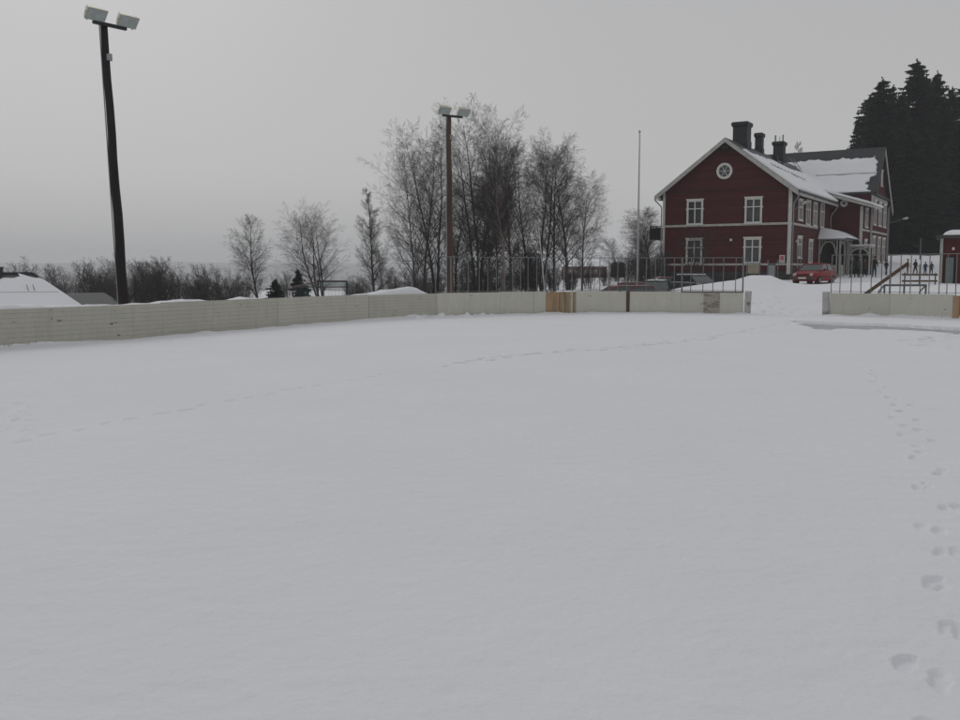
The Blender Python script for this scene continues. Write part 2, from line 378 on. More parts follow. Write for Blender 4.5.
def inpoly(x, y, P):
    c = np.zeros(x.shape, bool); n = len(P)
    for i in range(n):
        a = P[i]; b = P[(i + 1) % n]; cond = ((a[1] > y) != (b[1] > y)); xx = (b[0] - a[0]) * (y - a[1]) / (b[1] - a[1] + 1e-12) + a[0]; c ^= cond & (x < xx)
    return c
def height(x, y, fine=True):
    ins = inside(x, y)
    dL, sL = segdist(x, y, PL.p); dR, sR = segdist(x, y, PR.p); dB = np.minimum(dL, dR)
    g = nground(x, y)
    # inside the rink: flat, gently rolling, with little drifts against the boards
    hin = vnoise(x, y, 5) * .035 + vnoise(x, y, 1.7, 3) * .018 + vnoise(x, y, .5, 7) * .012 + vnoise(x, y * 1.6, .19, 4) * .008 + vnoise(x, y, .07, 6) * .0035
    n = vnoise(x, y, .55, 9) + .5; n2 = vnoise(x, y, 3.1, 2) + .5
    hin = hin + np.exp(-(dB / .35) ** 2) * (.02 + .16 * n ** 2 * n2)
    cl = np.clip((sL - PL.px(392)) / .8, 0, 1) * np.clip((PL.px(505) - sL) / 2, 0, 1) * (dL < dR)
    hin = hin + cl * np.exp(-((dB - .25) / .28) ** 2) * np.clip(vnoise(x, y, .16, 12) * 1.6 - .05 + vnoise(x, y, .5, 3) * .8, 0, 1) * .22
    # outside: natural ground, joined smoothly, plus the bank behind the left boards
    t = np.clip(dB / 2.5, 0, 1); t = t * t * (3 - 2 * t)
    gapd = np.hypot(x - 12.5, y - 38.5)
    hout = np.where(gapd < 4, g * t, g) + vnoise(x, y, 2.5, 5) * .12 + vnoise(x, y, .7, 6) * .07 + vnoise(x, y, .3, 6) * .025
    crest = np.interp(sL, _cs, _ch) + vnoise(x, y, .6, 8) * .07 + vnoise(x, y, .25, 8) * .03
    on = (sL > 0) & (sL < _cs[-1] + .5)
    base = hout
    bank = base + (crest - base) * np.exp(-(np.maximum(np.abs(dL - .75) - .15, 0) / .62) ** 2)
    hout = np.where(on, np.maximum(bank, base), base)
    low = np.where((dB < 3) & ~on & (gapd > 3), np.minimum(hout, .45), hout)   # keep it under the top of the end boards
    hout = low
    h = np.where(ins, hin, hout)
    if fine:
        m = ins & inpoly(x + vnoise(x, y, .5, 4) * .5, y + vnoise(x, y, .4, 2) * .7, ICE)
        h = np.where(m, -.10, h)
        for sx, sy, a, sz, dp in STEPS:
            R = sz * 3
            k = np.nonzero((np.abs(x - sx) < R) & (np.abs(y - sy) < R))
            if len(k[0]) == 0: continue
            xx = x[k] - sx; yy = y[k] - sy; u = xx * cos(a) + yy * sin(a); v = -xx * sin(a) + yy * cos(a)
            r = np.sqrt((u / sz) ** 2 + (v / (sz * .45)) ** 2) + vnoise(x[k], y[k], .05, 3) * .7 + vnoise(x[k], y[k], .13, 5) * .5
            w = 1 / (1 + np.exp((r - 1) * 13)); rim = np.exp(-((r - 1.3) / .25) ** 2) * .10
            h[k] += -dp * w + dp * rim
    return h, ins

def grid_mesh(name, X, Y, Z, m, smooth=True):
    r, c = X.shape; me = bpy.data.meshes.new(name)
    co = np.stack([X, Y, Z], -1).reshape(-1, 3).astype(np.float32)
    i = np.arange(r * c).reshape(r, c); q = np.stack([i[:-1, :-1], i[:-1, 1:], i[1:, 1:], i[1:, :-1]], -1).reshape(-1, 4)
    me.vertices.add(len(co)); me.vertices.foreach_set('co', co.ravel())
    me.loops.add(q.size); me.loops.foreach_set('vertex_index', q.ravel().astype(np.int32))
    me.polygons.add(len(q)); me.polygons.foreach_set('loop_start', np.arange(0, q.size, 4, dtype=np.int32)); me.polygons.foreach_set('loop_total', np.full(len(q), 4, np.int32))
    me.update(calc_edges=True); me.materials.append(m)
    if smooth: me.polygons.foreach_set('use_smooth', np.ones(len(q), bool))
    o = bpy.data.objects.new(name, me); COL.objects.link(o); return o
# near snow, fine enough for footprints; spacing grows with distance
rows = np.geomspace(2.5, 53.5, 1300) - 3.5; k_ = np.linspace(-.8, .8, 1450)
K, R_ = np.meshgrid(k_, rows)
X = K * (R_ + 6); Y = R_ + 0 * K
Z, _i = height(X, Y)
snow = grid_mesh('snow_field', X, Y, Z, M['snow']); tag(snow, kind='structure')
# grey ice showing where the snow has been scraped off
mb = MB(); c0 = Vector((ICE[:, 0].mean(), ICE[:, 1].mean(), -.06))
xs = np.linspace(8, 24, 40)
mb.box(9.5, 20.2, 20, 37.3, -.5, -.085)
iceo = mb.build('ice', M['slush']); tag(iceo, kind='structure')
# wide ground reaching the horizon
g1 = np.concatenate([-np.geomspace(60, 4200, 30)[::-1], np.linspace(-58, 75, 134), np.geomspace(78, 4200, 30)])
g2 = np.concatenate([-np.geomspace(6, 3000, 16)[::-1], np.linspace(-4, 150, 150), np.geomspace(155, 4200, 34)])
GX, GY = np.meshgrid(g1, g2)
GZ, gi = height(GX, GY, False)
q = np.clip((GY - 45) / 3.5, 0, 1); qs = np.clip((np.abs(GX) / np.maximum(GY + 6, .1) - .66) / .05, 0, 1); qn = np.clip((1.6 - GY) / 1, 0, 1)
q = np.maximum(np.maximum(q, qs), qn)
GZ = GZ - (1 - q) * .45 + .015 * q
ground = grid_mesh('ground', GX, GY, GZ, M['snow']); tag(ground, kind='structure')
def gz(x, y):
    return float(height(np.array([float(x)]), np.array([float(y)]), False)[0][0])

# ------------------------------------------------------------------ rink boards
def strip(mb, path, s0, s1, t, z0, z1, off=0.0, lean=0.0, step=.45):
    n = max(1, int((s1 - s0) / step)); A = []; 
    for i in range(n + 1):
        s = s0 + (s1 - s0) * i / n; p = path.at(s); m = path.nrm(s)
        for zz, dl in ((z0, 0), (z1, lean)):
            a = p + m * (off + dl); b = p + m * (off + t + dl); A.append(((a[0], a[1], zz), (b[0], b[1], zz)))
    vs = []
    for i in range(n + 1):
        (a0, b0), (a1, b1) = A[2 * i], A[2 * i + 1]; vs += [a0, a1, b1, b0]
    fs = []
    for i in range(n):
        for k in range(4): fs.append((4 * i + k, 4 * i + (k + 1) % 4, 4 * i + 4 + (k + 1) % 4, 4 * i + 4 + k))
    fs += [(0, 1, 2, 3), (4 * n + 3, 4 * n + 2, 4 * n + 1, 4 * n)]
    mb.add(vs, fs)
def board_root(name, path, s, **kw):
    p = path.at(s); return empty(name, (p[0], p[1], 0), **kw)
def rel(mb, root):
    l = root.location; mb.v = [(a - l.x, b - l.y, c - l.z) for a, b, c in mb.v]; return mb
rb = random.Random(3)
def panels(root, path, s0, s1, width, material, h=BH, jitter=.012, z0=-.3):
    s = s0
    while s < s1 - .05:
        e = min(s + width * rb.uniform(.95, 1.05), s1)
        if s1 - e < .5: e = s1
        m = MB(); strip(m, path, s + .004, e - .004, .05, z0, h + rb.uniform(-jitter, jitter), off=rb.uniform(0, .008), lean=rb.uniform(-.008, .012))
        rel(m, root).build('panel', material, root); s = e
sJ = PL.px(437); sEnd = PL.s[-1]
bL = board_root('rink_board_wall', PL, sJ - 12, label='long weathered beige rink wall of horizontal planks curving in from the left edge', cat='rink wall')
panels(bL, PL, 0, sJ, 4.9, M['board'])
m = MB(); strip(m, PL, sJ - 2.6, sJ - .3, .012, BH + .012, BH + .02, off=0.0); 
m = MB()
for i in range(40):
    s = .6 + i * 1.22
    if s > sJ - .2: break
    p = PL.at(s) + PL.nrm(s) * .115; m.box(p[0] - .045, p[0] + .045, p[1] - .045, p[1] + .045, -.3, BH - .05)
rel(m, bL).build('stud', M['bareC'], bL)
bC = board_root('rink_board_wall', PL, PL.px(600), label='pale beige rink wall across the far end under the tube fence, left of the gap', cat='rink wall')
sA, sB, sP, sC, sW0, sW1 = [PL.px(v) for v in (546, 576, 628, 681, 703.5, 720)]
panels(bC, PL, sJ + .01, sA, 1.55, M['panel']); panels(bC, PL, sB, sP - .07, 2.6, M['panel']); panels(bC, PL, sP + .07, sC, 2.4, M['panel'])
panels(bC, PL, sC, sW0, 1.2, M['panel'], h=BH - .03, jitter=0); panels(bC, PL, sW1, sEnd, 1.3, M['panel'], h=BH - .03, jitter=0)
m = MB(); strip(m, PL, sW0, sW1, .05, -.3, BH - .03, off=-.01); rel(m, bC).build('panel', M['worn'], bC)['label'] = 'peeling plank section of the rink wall'
m = MB(); strip(m, PL, sC, sEnd, .11, BH - .029, BH + .012, off=-.02); rel(m, bC).build('cap_rail', M['cap'], bC)
m = MB(); w = (sB - sA)
for i, (a, b, mi) in enumerate([(0, .34, 0), (.34, .44, 0), (.45, .62, 1), (.63, .80, 1), (.81, .9, 3), (.91, 1.0, 1)]):
    m.cur = mi; strip(m, PL, sA + w * a + .005, sA + w * b - .003, .055, -.3, BH - rb.uniform(0, .015), off=rb.uniform(-.012, .0), step=2)
rel(m, bC).build('gate_boards', [M['bareA'], M['bareB'], M['bareC'], M['board']], bC)['label'] = 'unpainted orange brown planks set into the wall'
m = MB(); strip(m, PL, sP - .065, sP + .065, .08, -.3, BH - .01, off=-.02, step=2); rel(m, bC).build('post', M['bareC'], bC)
m = MB()
p = PL.at(sEnd); d = np.array([PL.nrm(sEnd)[1], -PL.nrm(sEnd)[0]]); n_ = PL.nrm(sEnd)
def endpost(m, p, d, n_, w, t, z1):
    vs = []
    for z, ln in ((-.3, 0), (z1, .03)):
        for a, b in ((0.03, -.05), (w, -.05 + .1), (w, t), (0.03, t)):
            q_ = p + d * (a + ln) + n_ * b; vs.append((q_[0], q_[1], z))
    m.add(vs, [(0, 3, 2, 1), (4, 5, 6, 7), (0, 1, 5, 4), (1, 2, 6, 5), (2, 3, 7, 6), (3, 0, 4, 7)])
endpost(m, p, d, n_, .30, .7, BH + .02); rel(m, bC).build('end_post', M['endpost'], bC)
bR = board_root('rink_board_wall', PR, PR.px(890), label='pale beige rink wall on the right of the gap', cat='rink wall')
sr0 = 0.0; sr1 = PR.px(890); sr2 = PR.px(953)
panels(bR, PR, .03, sr1, 3.2, M['panel']); panels(bR, PR, sr1, sr2, 3.6, M['panel'])
m = MB(); strip(m, PR, sr2 + .02, sr2 + .26, .09, -.3, BH - .04, off=-.03, step=2); rel(m, bR).build('post', M['bareA'], bR)
panels(bR, PR, sr2 + .28, PR.s[-1], 2.5, M['panel'])
m = MB(); p = PR.at(0); d = -np.array([PR.nrm(0)[1], -PR.nrm(0)[0]]); endpost(m, p, d, PR.nrm(0), .26, .6, BH + .03); rel(m, bR).build('end_post', M['endpost'], bR)

# ------------------------------------------------------------------ tube fences standing behind the boards
def tube_fence(path, pxs, top, s_first, s_last, thick=(), **kw):
    root = board_root('tube_fence', path, path.px(pxs[len(pxs) // 2]), **kw)
    post = None
    for x in pxs:
        s = path.px(x); p = path.at(s) + path.nrm(s) * .12
        if post is None:
            m = MB(); m.tube([(0, 0, -.3), (0, 0, top)], .018, 6); post = m.build('post', M['steel'], root)
        else: post = link_copy(post, 'post', root)
        post.location = (p[0] - root.location.x, p[1] - root.location.y, 0)
        if x in thick: post.scale = (1.9, 1.9, 1)
        post.rotation_euler = (rb.uniform(-.008, .008), rb.uniform(-.006, .006), 0)
    m = MB(); pts = []
    for i in range(24):
        s = s_first + (s_last - s_first) * i / 23; p = path.at(s) + path.nrm(s) * .12; pts.append((p[0], p[1], top))
    m.tube(pts, .018, 6); rel(m, root).build('top_rail', M['steel'], root)
    m = MB()
    for zz in (BH + .05,):
        m.tube([(a, b, zz) for a, b, c in pts], .010, 4)
    rel(m, root).build('bottom_wire', M['steel'], root)
    # chain link netting, real wires
    m = MB(); s = s_first; wire = .0016
    return root
fx = [437.5, 453, 461, 470, 481, 489.5, 498, 506, 514, 521.8, 529, 538, 547, 555.8, 564.5, 573, 582, 591.2, 600.3, 609.5, 618, 627.3, 646, 654.8, 664, 673.8, 681.7, 690.4, 702.5, 712.5, 722.5, 735, 742.6]
tube_fence(PL, fx, 2.36, PL.px(437.5), PL.px(742.6), thick=(681.7, 742.6, 453), label='grey steel tube fence rising behind the far rink wall, left of the gap', cat='fence')
fr_ = [830.3, 839.2, 850.3, 860.3, 870, 880.3, 888.6, 898.6, 908.7, 918.4, 927.3, 936.8, 944.8, 953.6, 963, 972, 981]
tube_fence(PR, fr_, 2.44, PR.px(830.3), PR.px(981), thick=(888.6,), label='grey steel tube fence rising behind the rink wall, right of the gap', cat='fence')

# ------------------------------------------------------------------ floodlight masts
def mast(base, height, rad, material, lean, arm, name_label, tilt=1.0):
    r = empty('floodlight_mast', base, label=name_label, cat='floodlight mast')
    top = Vector((lean[0], lean[1], height))
    m = MB(); n = 12
    m.tube([top * (i / n) + Vector((sin(i * 1.7) * .012, cos(i * 1.3) * .012, -.6 if i == 0 else 0)) for i in range(n + 1)], [rad * (1.0 - .36 * i / n) for i in range(n + 1)], 12); m.build('pole', material, r, True)
    a = Vector((arm[0], arm[1], 0)).normalized(); f = Vector((a.y, -a.x, 0))
    if f.dot(Vector((4, 10, 0)) - Vector(base)) < 0: f = -f
    m = MB(); m.bar(top - a * .38 + Vector((0, 0, -.06)) + f * .12, top + a * .62 + Vector((0, 0, -.06)) + f * .12, .09, .09); m.build('crossarm', M['chim'], r)
    for q_ in (-.36, .60):
        c = top + a * q_ + f * .20 + Vector((0, 0, .17))
        # lamp housing: small back, wide mouth aimed at the ice and down
        aim = (f * .75 + Vector((0, 0, -.66))).normalized(); upv = a.cross(aim).normalized()
        def ring(dist, hw, hh): return [c + aim * dist + a * (sx * hw) + upv * (sy * hh) for sx, sy in ((-1, -1), (1, -1), (1, 1), (-1, 1))]
        vs = ring(-.24, .17, .08) + ring(-.04, .26, .15) + ring(.10, .30, .18)
        m = MB(); m.add(vs, [(0, 1, 2, 3)] + [(4 * i + k, 4 * i + (k + 1) % 4, 4 * i + 4 + (k + 1) % 4, 4 * i + 4 + k) for i in (0, 1) for k in range(4)] + [(8, 9, 10, 11)])
        h = m.build('floodlight', M['lamp'], r)
        m = MB(); g = ring(.105, .275, .155) + ring(.115, .275, .155); m.add(g, [(0, 1, 2, 3), (4, 5, 6, 7)] + [(k, (k + 1) % 4, 4 + (k + 1) % 4, 4 + k) for k in range(4)]); m.build('lens', M['lens'], h)
        for sx in (-1, 1): m = MB(); m.bar(top + a * q_ + f * .12 + a * (sx * .2) + Vector((0, 0, -.04)), c + a * (sx * .27), .025, .05); m.build('bracket', M['chim'], h)
    side = Vector((1, -.4, 0)).normalized()
    m = MB(); c = top * ((height - .95) / height) + side * (rad * .8); m.tube([c - Vector((0, 0, .09)), c + Vector((0, 0, .09))], .08, 10); m.build('junction_box', M['zinc'], r)
    m = MB(); m.tube([top * (i / 8) + Vector((-1, -.3, 0)).normalized() * (rad * (1.0 - .36 * i / 8) + .02) for i in range(9)], .018, 5); m.build('cable', M['zinc'], r)
    return r
b1 = at(125.5, 300, 27); t1 = at(103.5, 23, 27)
mast((b1.x, b1.y, -.4), t1.z + .4, .15, M['pole1'], (t1.x - b1.x, 0), (.62, .78), 'tall black timber floodlight mast behind the left rink wall')
b2 = at(450.6, 290, 41.5); t2 = at(448.7, 115, 41.5)
mast((b2.x, b2.y, -.5), t2.z + .5, .155, M['pole2'], (t2.x - b2.x, 0), (.8, .5), 'reddish brown timber floodlight mast in front of the bare birches')

# ------------------------------------------------------------------ flagpole, leaning pole
p = at(637.2, 285, 55); t = at(636.8, 133, 55); g = gz(p.x, 55)
r = empty('flagpole', (p.x, 55, g), label='slim white flagpole left of the red house', cat='flagpole'); H = t.z - g
m = MB(); m.tube([(0, 0, -.3), (0, 0, H * .4), (0, 0, H)], [.062, .052, .026], 10); m.build('pole', M['flag'], r, True)
m = MB(); m.tube([(0, 0, H), (0, 0, H + .05), (0, 0, H + .12), (0, 0, H + .16)], [.03, .07, .06, .01], 10); m.build('finial', M['flag'], r, True)
m = MB(); m.tube([(.07, 0, .6), (.05, 0, H - .1)], .005, 4); m.build('halyard', M['flag'], r)
a_ = at(545, 293, 43); b_ = at(538.5, 226, 44.5); g = gz(a_.x, a_.y)
m = MB(); dr = (b_ - a_).normalized(); base_ = a_ - dr * ((a_.z - g + .2) / dr.z); m.tube([base_ - base_, a_ - base_, b_ - base_], [.035, .032, .024], 8)
tag(m.build('leaning_pole', M['flag'], None, True, base_), 'thin pale pole leaning left behind the far rink wall', 'pole')

# ------------------------------------------------------------------ the red house
AH = radians(31.4); Cx, Cy = 24.737, 75.0; ZB = 1.0
house = empty('timber_house', (Cx, Cy, ZB), -AH, label='dark red timber house with white trim and snowy slate roofs', cat='house')
def HP(x, y, z): return (x, y, z - ZB)
def hbox(mb, x0, x1, y0, y1, z0, z1): mb.box(x0, x1, y0, y1, z0 - ZB, z1 - ZB)
W = 10.6; RX = -5.3; RZ = 12.35; EZ = 8.55   # ridge, wall top
LW = 21.2
# walls
m = MB(); m.prism([HP(0, 0, 1.75), HP(-W, 0, 1.75), HP(-W, 0, EZ), HP(RX, 0, RZ), HP(0, 0, EZ)], (0, LW, 0)); m.build('wall', M['red'], house)
m = MB(); m.prism([HP(-.6, 16.4, 1.75), HP(2.62, 16.4, 1.75), HP(2.62, 16.4, 7.85), HP(-.6, 16.4, 8.85)], (0, 4.8, 0)); m.build('wall', M['red'], house)
BY0, BY1, BX = 21.0, 31.3, 2.75; BRZ = 13.95; BEZ = 9.7
m = MB(); bc = 24.9; m.prism([HP(BX, BY0, 1.75), HP(BX, BY1, 1.75), HP(BX, BY1, BEZ), HP(BX, bc, BRZ - .1), HP(BX, BY0, BEZ)], (-13.5, 0, 0)); m.build('wall', M['red'], house)
m = MB(); hbox(m, -W - .04, .04, -.04, LW, .3, 1.75); hbox(m, .04, 2.66, 16.36, 21, .3, 1.75); hbox(m, -W + .05, BX + .04, BY0 + .1, BY1 + .04, .3, 1.749); m.build('plinth', M['stone'], house)
# trim bands
m = MB(); hbox(m, -W - .03, .045, -.045, -.002, 5.50, 5.68); m.build('trim_band', M['barge'], house)
m = MB(); hbox(m, .002, .045, 0.15, 10.0, 5.50, 5.68); m.build('trim_band', M['barge'], house)
m = MB(); hbox(m, -W - .03, .045, -.045, -.002, 2.26, 2.42); m.build('trim_band', M['barge'], house)
m = MB(); hbox(m, .002, .045, 0.15, 10.5, 2.26, 2.42); m.build('trim_band', M['barge'], house)
m = MB(); hbox(m, 2.622, 2.665, 16.6, 20.9, 5.55, 5.74); m.build('trim_band', M['barge'], house)
m = MB(); hbox(m, 2.752, 2.795, 21.1, 31.1, 5.55, 5.74); m.build('trim_band', M['barge'], house)
m = MB(); hbox(m, 2.752, 2.81, 21.06, 31.14, 8.80, 9.10); m.build('trim_band', M['barge'], house)
m = MB(); hbox(m, -W - .02, -.002, -.035, -.002, 8.38, 8.43); m.build('drip_board', M['dark'], house)
# corner boards
for x0, x1, y0, y1, z1 in ((-.20, .06, -.06, .14, 8.45), (-W - .06, -W + .14, -.06, .14, 8.45), (2.46, 2.69, 16.34, 16.54, 7.80), (2.69, 2.83, 20.88, 21.05, 9.2), (2.62, 2.83, 31.16, 31.36, 9.2)):
    m = MB(); hbox(m, x0, x1, y0, y1, 1.55, z1); m.build('corner_board', M['white'], house)
# roofs
def slab(mb, a, b, c, d, t):
    """roof slab: four top corners, thickness t straight down"""
    mb.add([Vector(p) for p in (a, b, c, d)] + [Vector(p) - Vector((0, 0, t)) for p in (a, b, c, d)], [(0, 1, 2, 3), (7, 6, 5, 4), (0, 4, 5, 1), (1, 5, 6, 2), (2, 6, 7, 3), (3, 7, 4, 0)])
OV = .62; SL = (RZ + .22 - 8.12) / (5.3 + OV)   # slope
RT = RZ + .28
def zr(x): return RT - SL * abs(x - RX)
m = MB()
for sgn in (1, -1):
    xe = RX + sgn * (5.3 + OV)
    yk = 15.5 if sgn > 0 else 24
    slab(m, HP(RX, -.55, RT), HP(xe, -.55, zr(xe)), HP(xe, yk, zr(xe)), HP(RX, yk, RT), .17)
    if sgn > 0: slab(m, HP(RX, 15.501, RT), HP(-.85, 15.501, zr(-.85)), HP(-.85, 24, zr(-.85)), HP(RX, 24, RT), .17)
m.build('roof', M['slate'], house)
# bargeboards along the front gable, with the little kick of the eaves
m = MB()
for sgn in (1, -1):
    xe = RX + sgn * (5.3 + OV + .03)
    a = Vector(HP(RX, -.58, RT - .02)); b = Vector(HP(xe, -.58, zr(xe) - .02)); dwn = Vector((0, 0, -.36))
    m.add([a, b, b + dwn * 1.15, a + dwn, a + Vector((0, .06, 0)), b + Vector((0, .06, 0)), b + dwn * 1.15 + Vector((0, .06, 0)), a + dwn + Vector((0, .06, 0))], [(0, 1, 2, 3), (7, 6, 5, 4), (0, 4, 5, 1), (1, 5, 6, 2), (2, 6, 7, 3), (3, 7, 4, 0)])
m.build('bargeboard', M['barge'], house)
m = MB()   # carved piece under the apex
m.prism([HP(RX - .42, -.50, RT - .62), HP(RX + .42, -.50, RT - .62), HP(RX + .30, -.50, RT - .95), HP(RX + .12, -.50, RT - .90), HP(RX, -.50, RT - 1.25), HP(RX - .12, -.50, RT - .90), HP(RX - .30, -.50, RT - .95)], (0, .4, 0)); m.build('gable_ornament', M['dark'], house)
# eaves fascia and gutter on the side, brackets
m = MB(); xe = OV; ze = zr(OV)
hbox(m, xe - .03, xe + .03, -.5, 15.4, ze - .42, ze - .12); m.build('fascia', M['barge'], house)
m = MB(); m.tube([HP(xe + .09, -.6, ze - .10), HP(xe + .09, 15.5, ze - .16)], .07, 8); m.build('gutter', M['slate'], house)
m = MB(); hbox(m, .02, xe - .03, 0, 15.4, ze - .30, ze - .26); m.build('soffit', M['dark'], house)
m = MB(); hbox(m, -W - OV + .02, -W, 0, 21, ze - .34, ze - .26); m.build('soffit', M['dark'], house)
def pipe(pts, r_=.055): m_ = MB(); m_.tube([HP(*p) for p in pts], r_, 8); m_.build('downpipe', M['zinc'], house, True)
pipe([(xe + .09, -.25, ze - .15), (xe + .05, -.2, ze - .38), (.16, .22, ze - 1.0), (.14, .25, ze - 1.2), (.14, .25, 1.6)])
pipe([(-W - OV - .03, -.35, ze - .12), (-W - OV + .02, -.3, ze - .45), (-W - .16, -.12, ze - .95), (-W - .14, -.12, ze - 1.2), (-W - .14, -.12, 1.6)])
pipe([(xe + .09, 15.3, ze - .2), (xe + .02, 15.2, ze - .5), (.16, 15.0, ze - 1.25), (.14, 15.0, ze - 1.45), (.14, 15.0, 5.45)])
pipe([(2.95, 30.9, 9.2), (2.92, 31.0, 8.9), (2.92, 31.05, 1.6)])
# wing roof: shallow lean-to slope springing from the big roof
ps = .315
def zw(x): return 9.25 - ps * (x + .75)
m = MB(); slab(m, HP(-1.2, 15.75, zw(-1.2)), HP(3.65, 15.75, zw(3.65)), HP(3.65, 22.4, zw(3.65)), HP(-1.2, 22.4, zw(-1.2)), .14); m.build('roof', M['slate'], house)
m = MB(); m.bar(HP(-.8, 15.72, zw(-.8) - .17), HP(3.7, 15.72, zw(3.7) - .17), .05, .24, up=(0, 0, 1)); m.bar(HP(3.68, 15.7, zw(3.68) - .15), HP(3.68, 20.5, zw(3.68) - .15), .05, .2); m.build('bargeboard', M['barge'], house)
# back wing roof
OB = .42; BT = 14.1; SB = (BT - 9.42) / (bc - BY0 + OB); SB2 = (BT - 8.2) / (BY1 + OB - bc)
def zb(y): return BT - (SB if y < bc else SB2) * abs(y - bc)
m = MB()
for ye in (BY0 - OB, BY1 + OB): slab(m, HP(-11.3, bc, BT), HP(BX + .43, bc, BT), HP(BX + .43, ye, zb(ye)), HP(-11.3, ye, zb(ye)), .17)
m.build('roof', M['slate'], house)
m = MB()
for ye in (BY1 + OB + .02,):
    a = Vector(HP(BX + .46, bc, BT - .02)); b = Vector(HP(BX + .46, ye, zb(ye) - .02)); dwn = Vector((0, 0, -.44)); tx = Vector((-.07, 0, 0))
    m.add([a, b, b + dwn, a + dwn, a + tx, b + tx, b + dwn + tx, a + dwn + tx], [(0, 1, 2, 3), (7, 6, 5, 4), (0, 4, 5, 1), (1, 5, 6, 2), (2, 6, 7, 3), (3, 7, 4, 0)])
m.build('bargeboard', M['barge'], house)
m = MB(); a = Vector(HP(BX + .46, bc, BT - .02)); b = Vector(HP(BX + .46, BY0 - OB, zb(BY0 - OB) - .02))
m.add([a, b, b + dwn, a + dwn, a + tx, b + tx, b + dwn + tx, a + dwn + tx], [(0, 1, 2, 3), (7, 6, 5, 4), (0, 4, 5, 1), (1, 5, 6, 2), (2, 6, 7, 3), (3, 7, 4, 0)]); m.build('bargeboard', M['slate'], house)
m = MB()   # boxed eaves return of the far gable
m.prism([HP(BX + .02, BY0 - .5, 9.12), HP(BX + .40, BY0 - .5, 9.10), HP(BX + .40, BY0 - .5, 9.20), HP(BX + .02, BY0 - .5, 9.50)], (0, 10.9, 0)); m.build('cornice', M['slate'], house)
# snow on the roofs
def roof_snow(name, O, A, B, la, lb, keep, thick, na=90, nb=40, seed=0, mt='roofsnow'):
    """sheet of snow over the rectangle O + a*A + b*B; keep(a, b) in metres > 0 where snow lies"""
    A = Vector(A).normalized(); B = Vector(B).normalized(); Nn = A.cross(B).normalized()
    if Nn.z < 0: Nn = -Nn
    a = np.linspace(0, la, na); b = np.linspace(0, lb, nb); AA, BB = np.meshgrid(a, b, indexing='ij')
    kk = np.vectorize(keep)(AA, BB) + (vnoise(AA * 2 + seed * 13, BB * 2, .9) + vnoise(AA * 2, BB * 2 + seed * 7, .35) * .5) * .35
    th = thick * np.clip(kk / .35, 0, 1) ** .5 * (1 + vnoise(AA, BB, 1.3, seed) * .5 + vnoise(AA, BB, .4, seed + 3) * .25)
    vt = []; idx = {}; m = MB(); O = Vector(O)
    V = []; 
    for i in range(na):
        for j in range(nb):
            P0 = O + A * AA[i, j] + B * BB[i, j]; V.append(P0 + Nn * (.012 + th[i, j]))
    off = len(V)
    for i in range(na):
        for j in range(nb):
            V.append(O + A * AA[i, j] + B * BB[i, j] + Nn * .008)
    on = kk > 0; Fc = []
    cell = np.zeros((na - 1, nb - 1), bool)
    for i in range(na - 1):
        for j in range(nb - 1): cell[i, j] = on[i, j] and on[i + 1, j] and on[i, j + 1] and on[i + 1, j + 1]
    I = lambda i, j: i * nb + j
    for i in range(na - 1):
        for j in range(nb - 1):
            if not cell[i, j]: continue
            Fc.append((I(i, j), I(i + 1, j), I(i + 1, j + 1), I(i, j + 1)))
            for (di, dj, p, q_) in ((-1, 0, (i, j), (i, j + 1)), (1, 0, (i + 1, j), (i + 1, j + 1)), (0, -1, (i, j), (i + 1, j)), (0, 1, (i, j + 1), (i + 1, j + 1))):
                ii, jj = i + di, j + dj
                if ii < 0 or jj < 0 or ii >= na - 1 or jj >= nb - 1 or not cell[ii, jj]:
                    Fc.append((I(*p), I(*q_), I(*q_) + off, I(*p) + off))
    used = sorted({k for f in Fc for k in f}); mp = {k: n for n, k in enumerate(used)}
    m.add([V[k] for k in used], [tuple(mp[k] for k in f) for f in Fc])
    return m.build(name, M[mt], house, True)
slopelen = sqrt((5.3 + OV) ** 2 + (SL * (5.3 + OV)) ** 2)
# main roof, right slope: from the eaves up to a bare strip under the ridge; a crack along the snow guard
roof_snow('roof_snow', HP(RX, -.5, RT), (0, 1, 0), (1, 0, -SL), 23.5, slopelen - .02,
          lambda a, b: min(b - (1.75 + .2 * sin(a * .55) + .02 * a), 40, a + .4, 40 if a < 15.85 else (5.3 - .85) * sqrt(1 + SL * SL) + .1 - b) if not (3.9 < b - .10 * (a - 5) < 4.15 and 2.8 < a < 12 and sin(a * 2.3) > -.55) else -1, .15, 150, 70, 1)
slb = sqrt((bc - BY0 + OB) ** 2 + (SB * (bc - BY0 + OB)) ** 2)
def keepb(a, b):   # a along the ridge from the left end, b down the slope
    right = 13.35 - .5 * max(0, sin(b * 1.5)) + .1 * sin(b * 7) - a
    top = b - 1.45 + .1 * sin(a * 2)
    return min(right, top, 9) if not (3.78 < b < 3.95 and a > 7.8) else -1
roof_snow('roof_snow', HP(-10.6, bc, BT), (1, 0, 0), (0, -1, -SB), 14.0, slb - .02, keepb, .14, 130, 70, 2)
roof_snow('roof_snow', HP(-1.15, 15.8, zw(-1.15)), (1, 0, -ps), (0, 1, 0), 5.0, 6.0, lambda a, b: 3, .17, 50, 50, 3)
m = MB()   # snow guards poking through
for y in np.arange(2.6, 12, .9):
    xx = 0; b0 = (3.95 + .10 * (y - 5)); hx = RX + b0 / sqrt(1 + SL * SL); m.bar(HP(hx, y, zr(hx)), HP(hx, y, zr(hx) + .30), .04)
m.bar(HP(RX + (3.95 - .24) / sqrt(1 + SL * SL), 2.6, zr(RX + 3.71 / sqrt(1 + SL * SL)) + .22), HP(RX + (4.6) / sqrt(1 + SL * SL), 11.6, zr(RX + 4.6 / sqrt(1 + SL * SL)) + .20), .035); m.build('snow_guard', M['chim'], house)
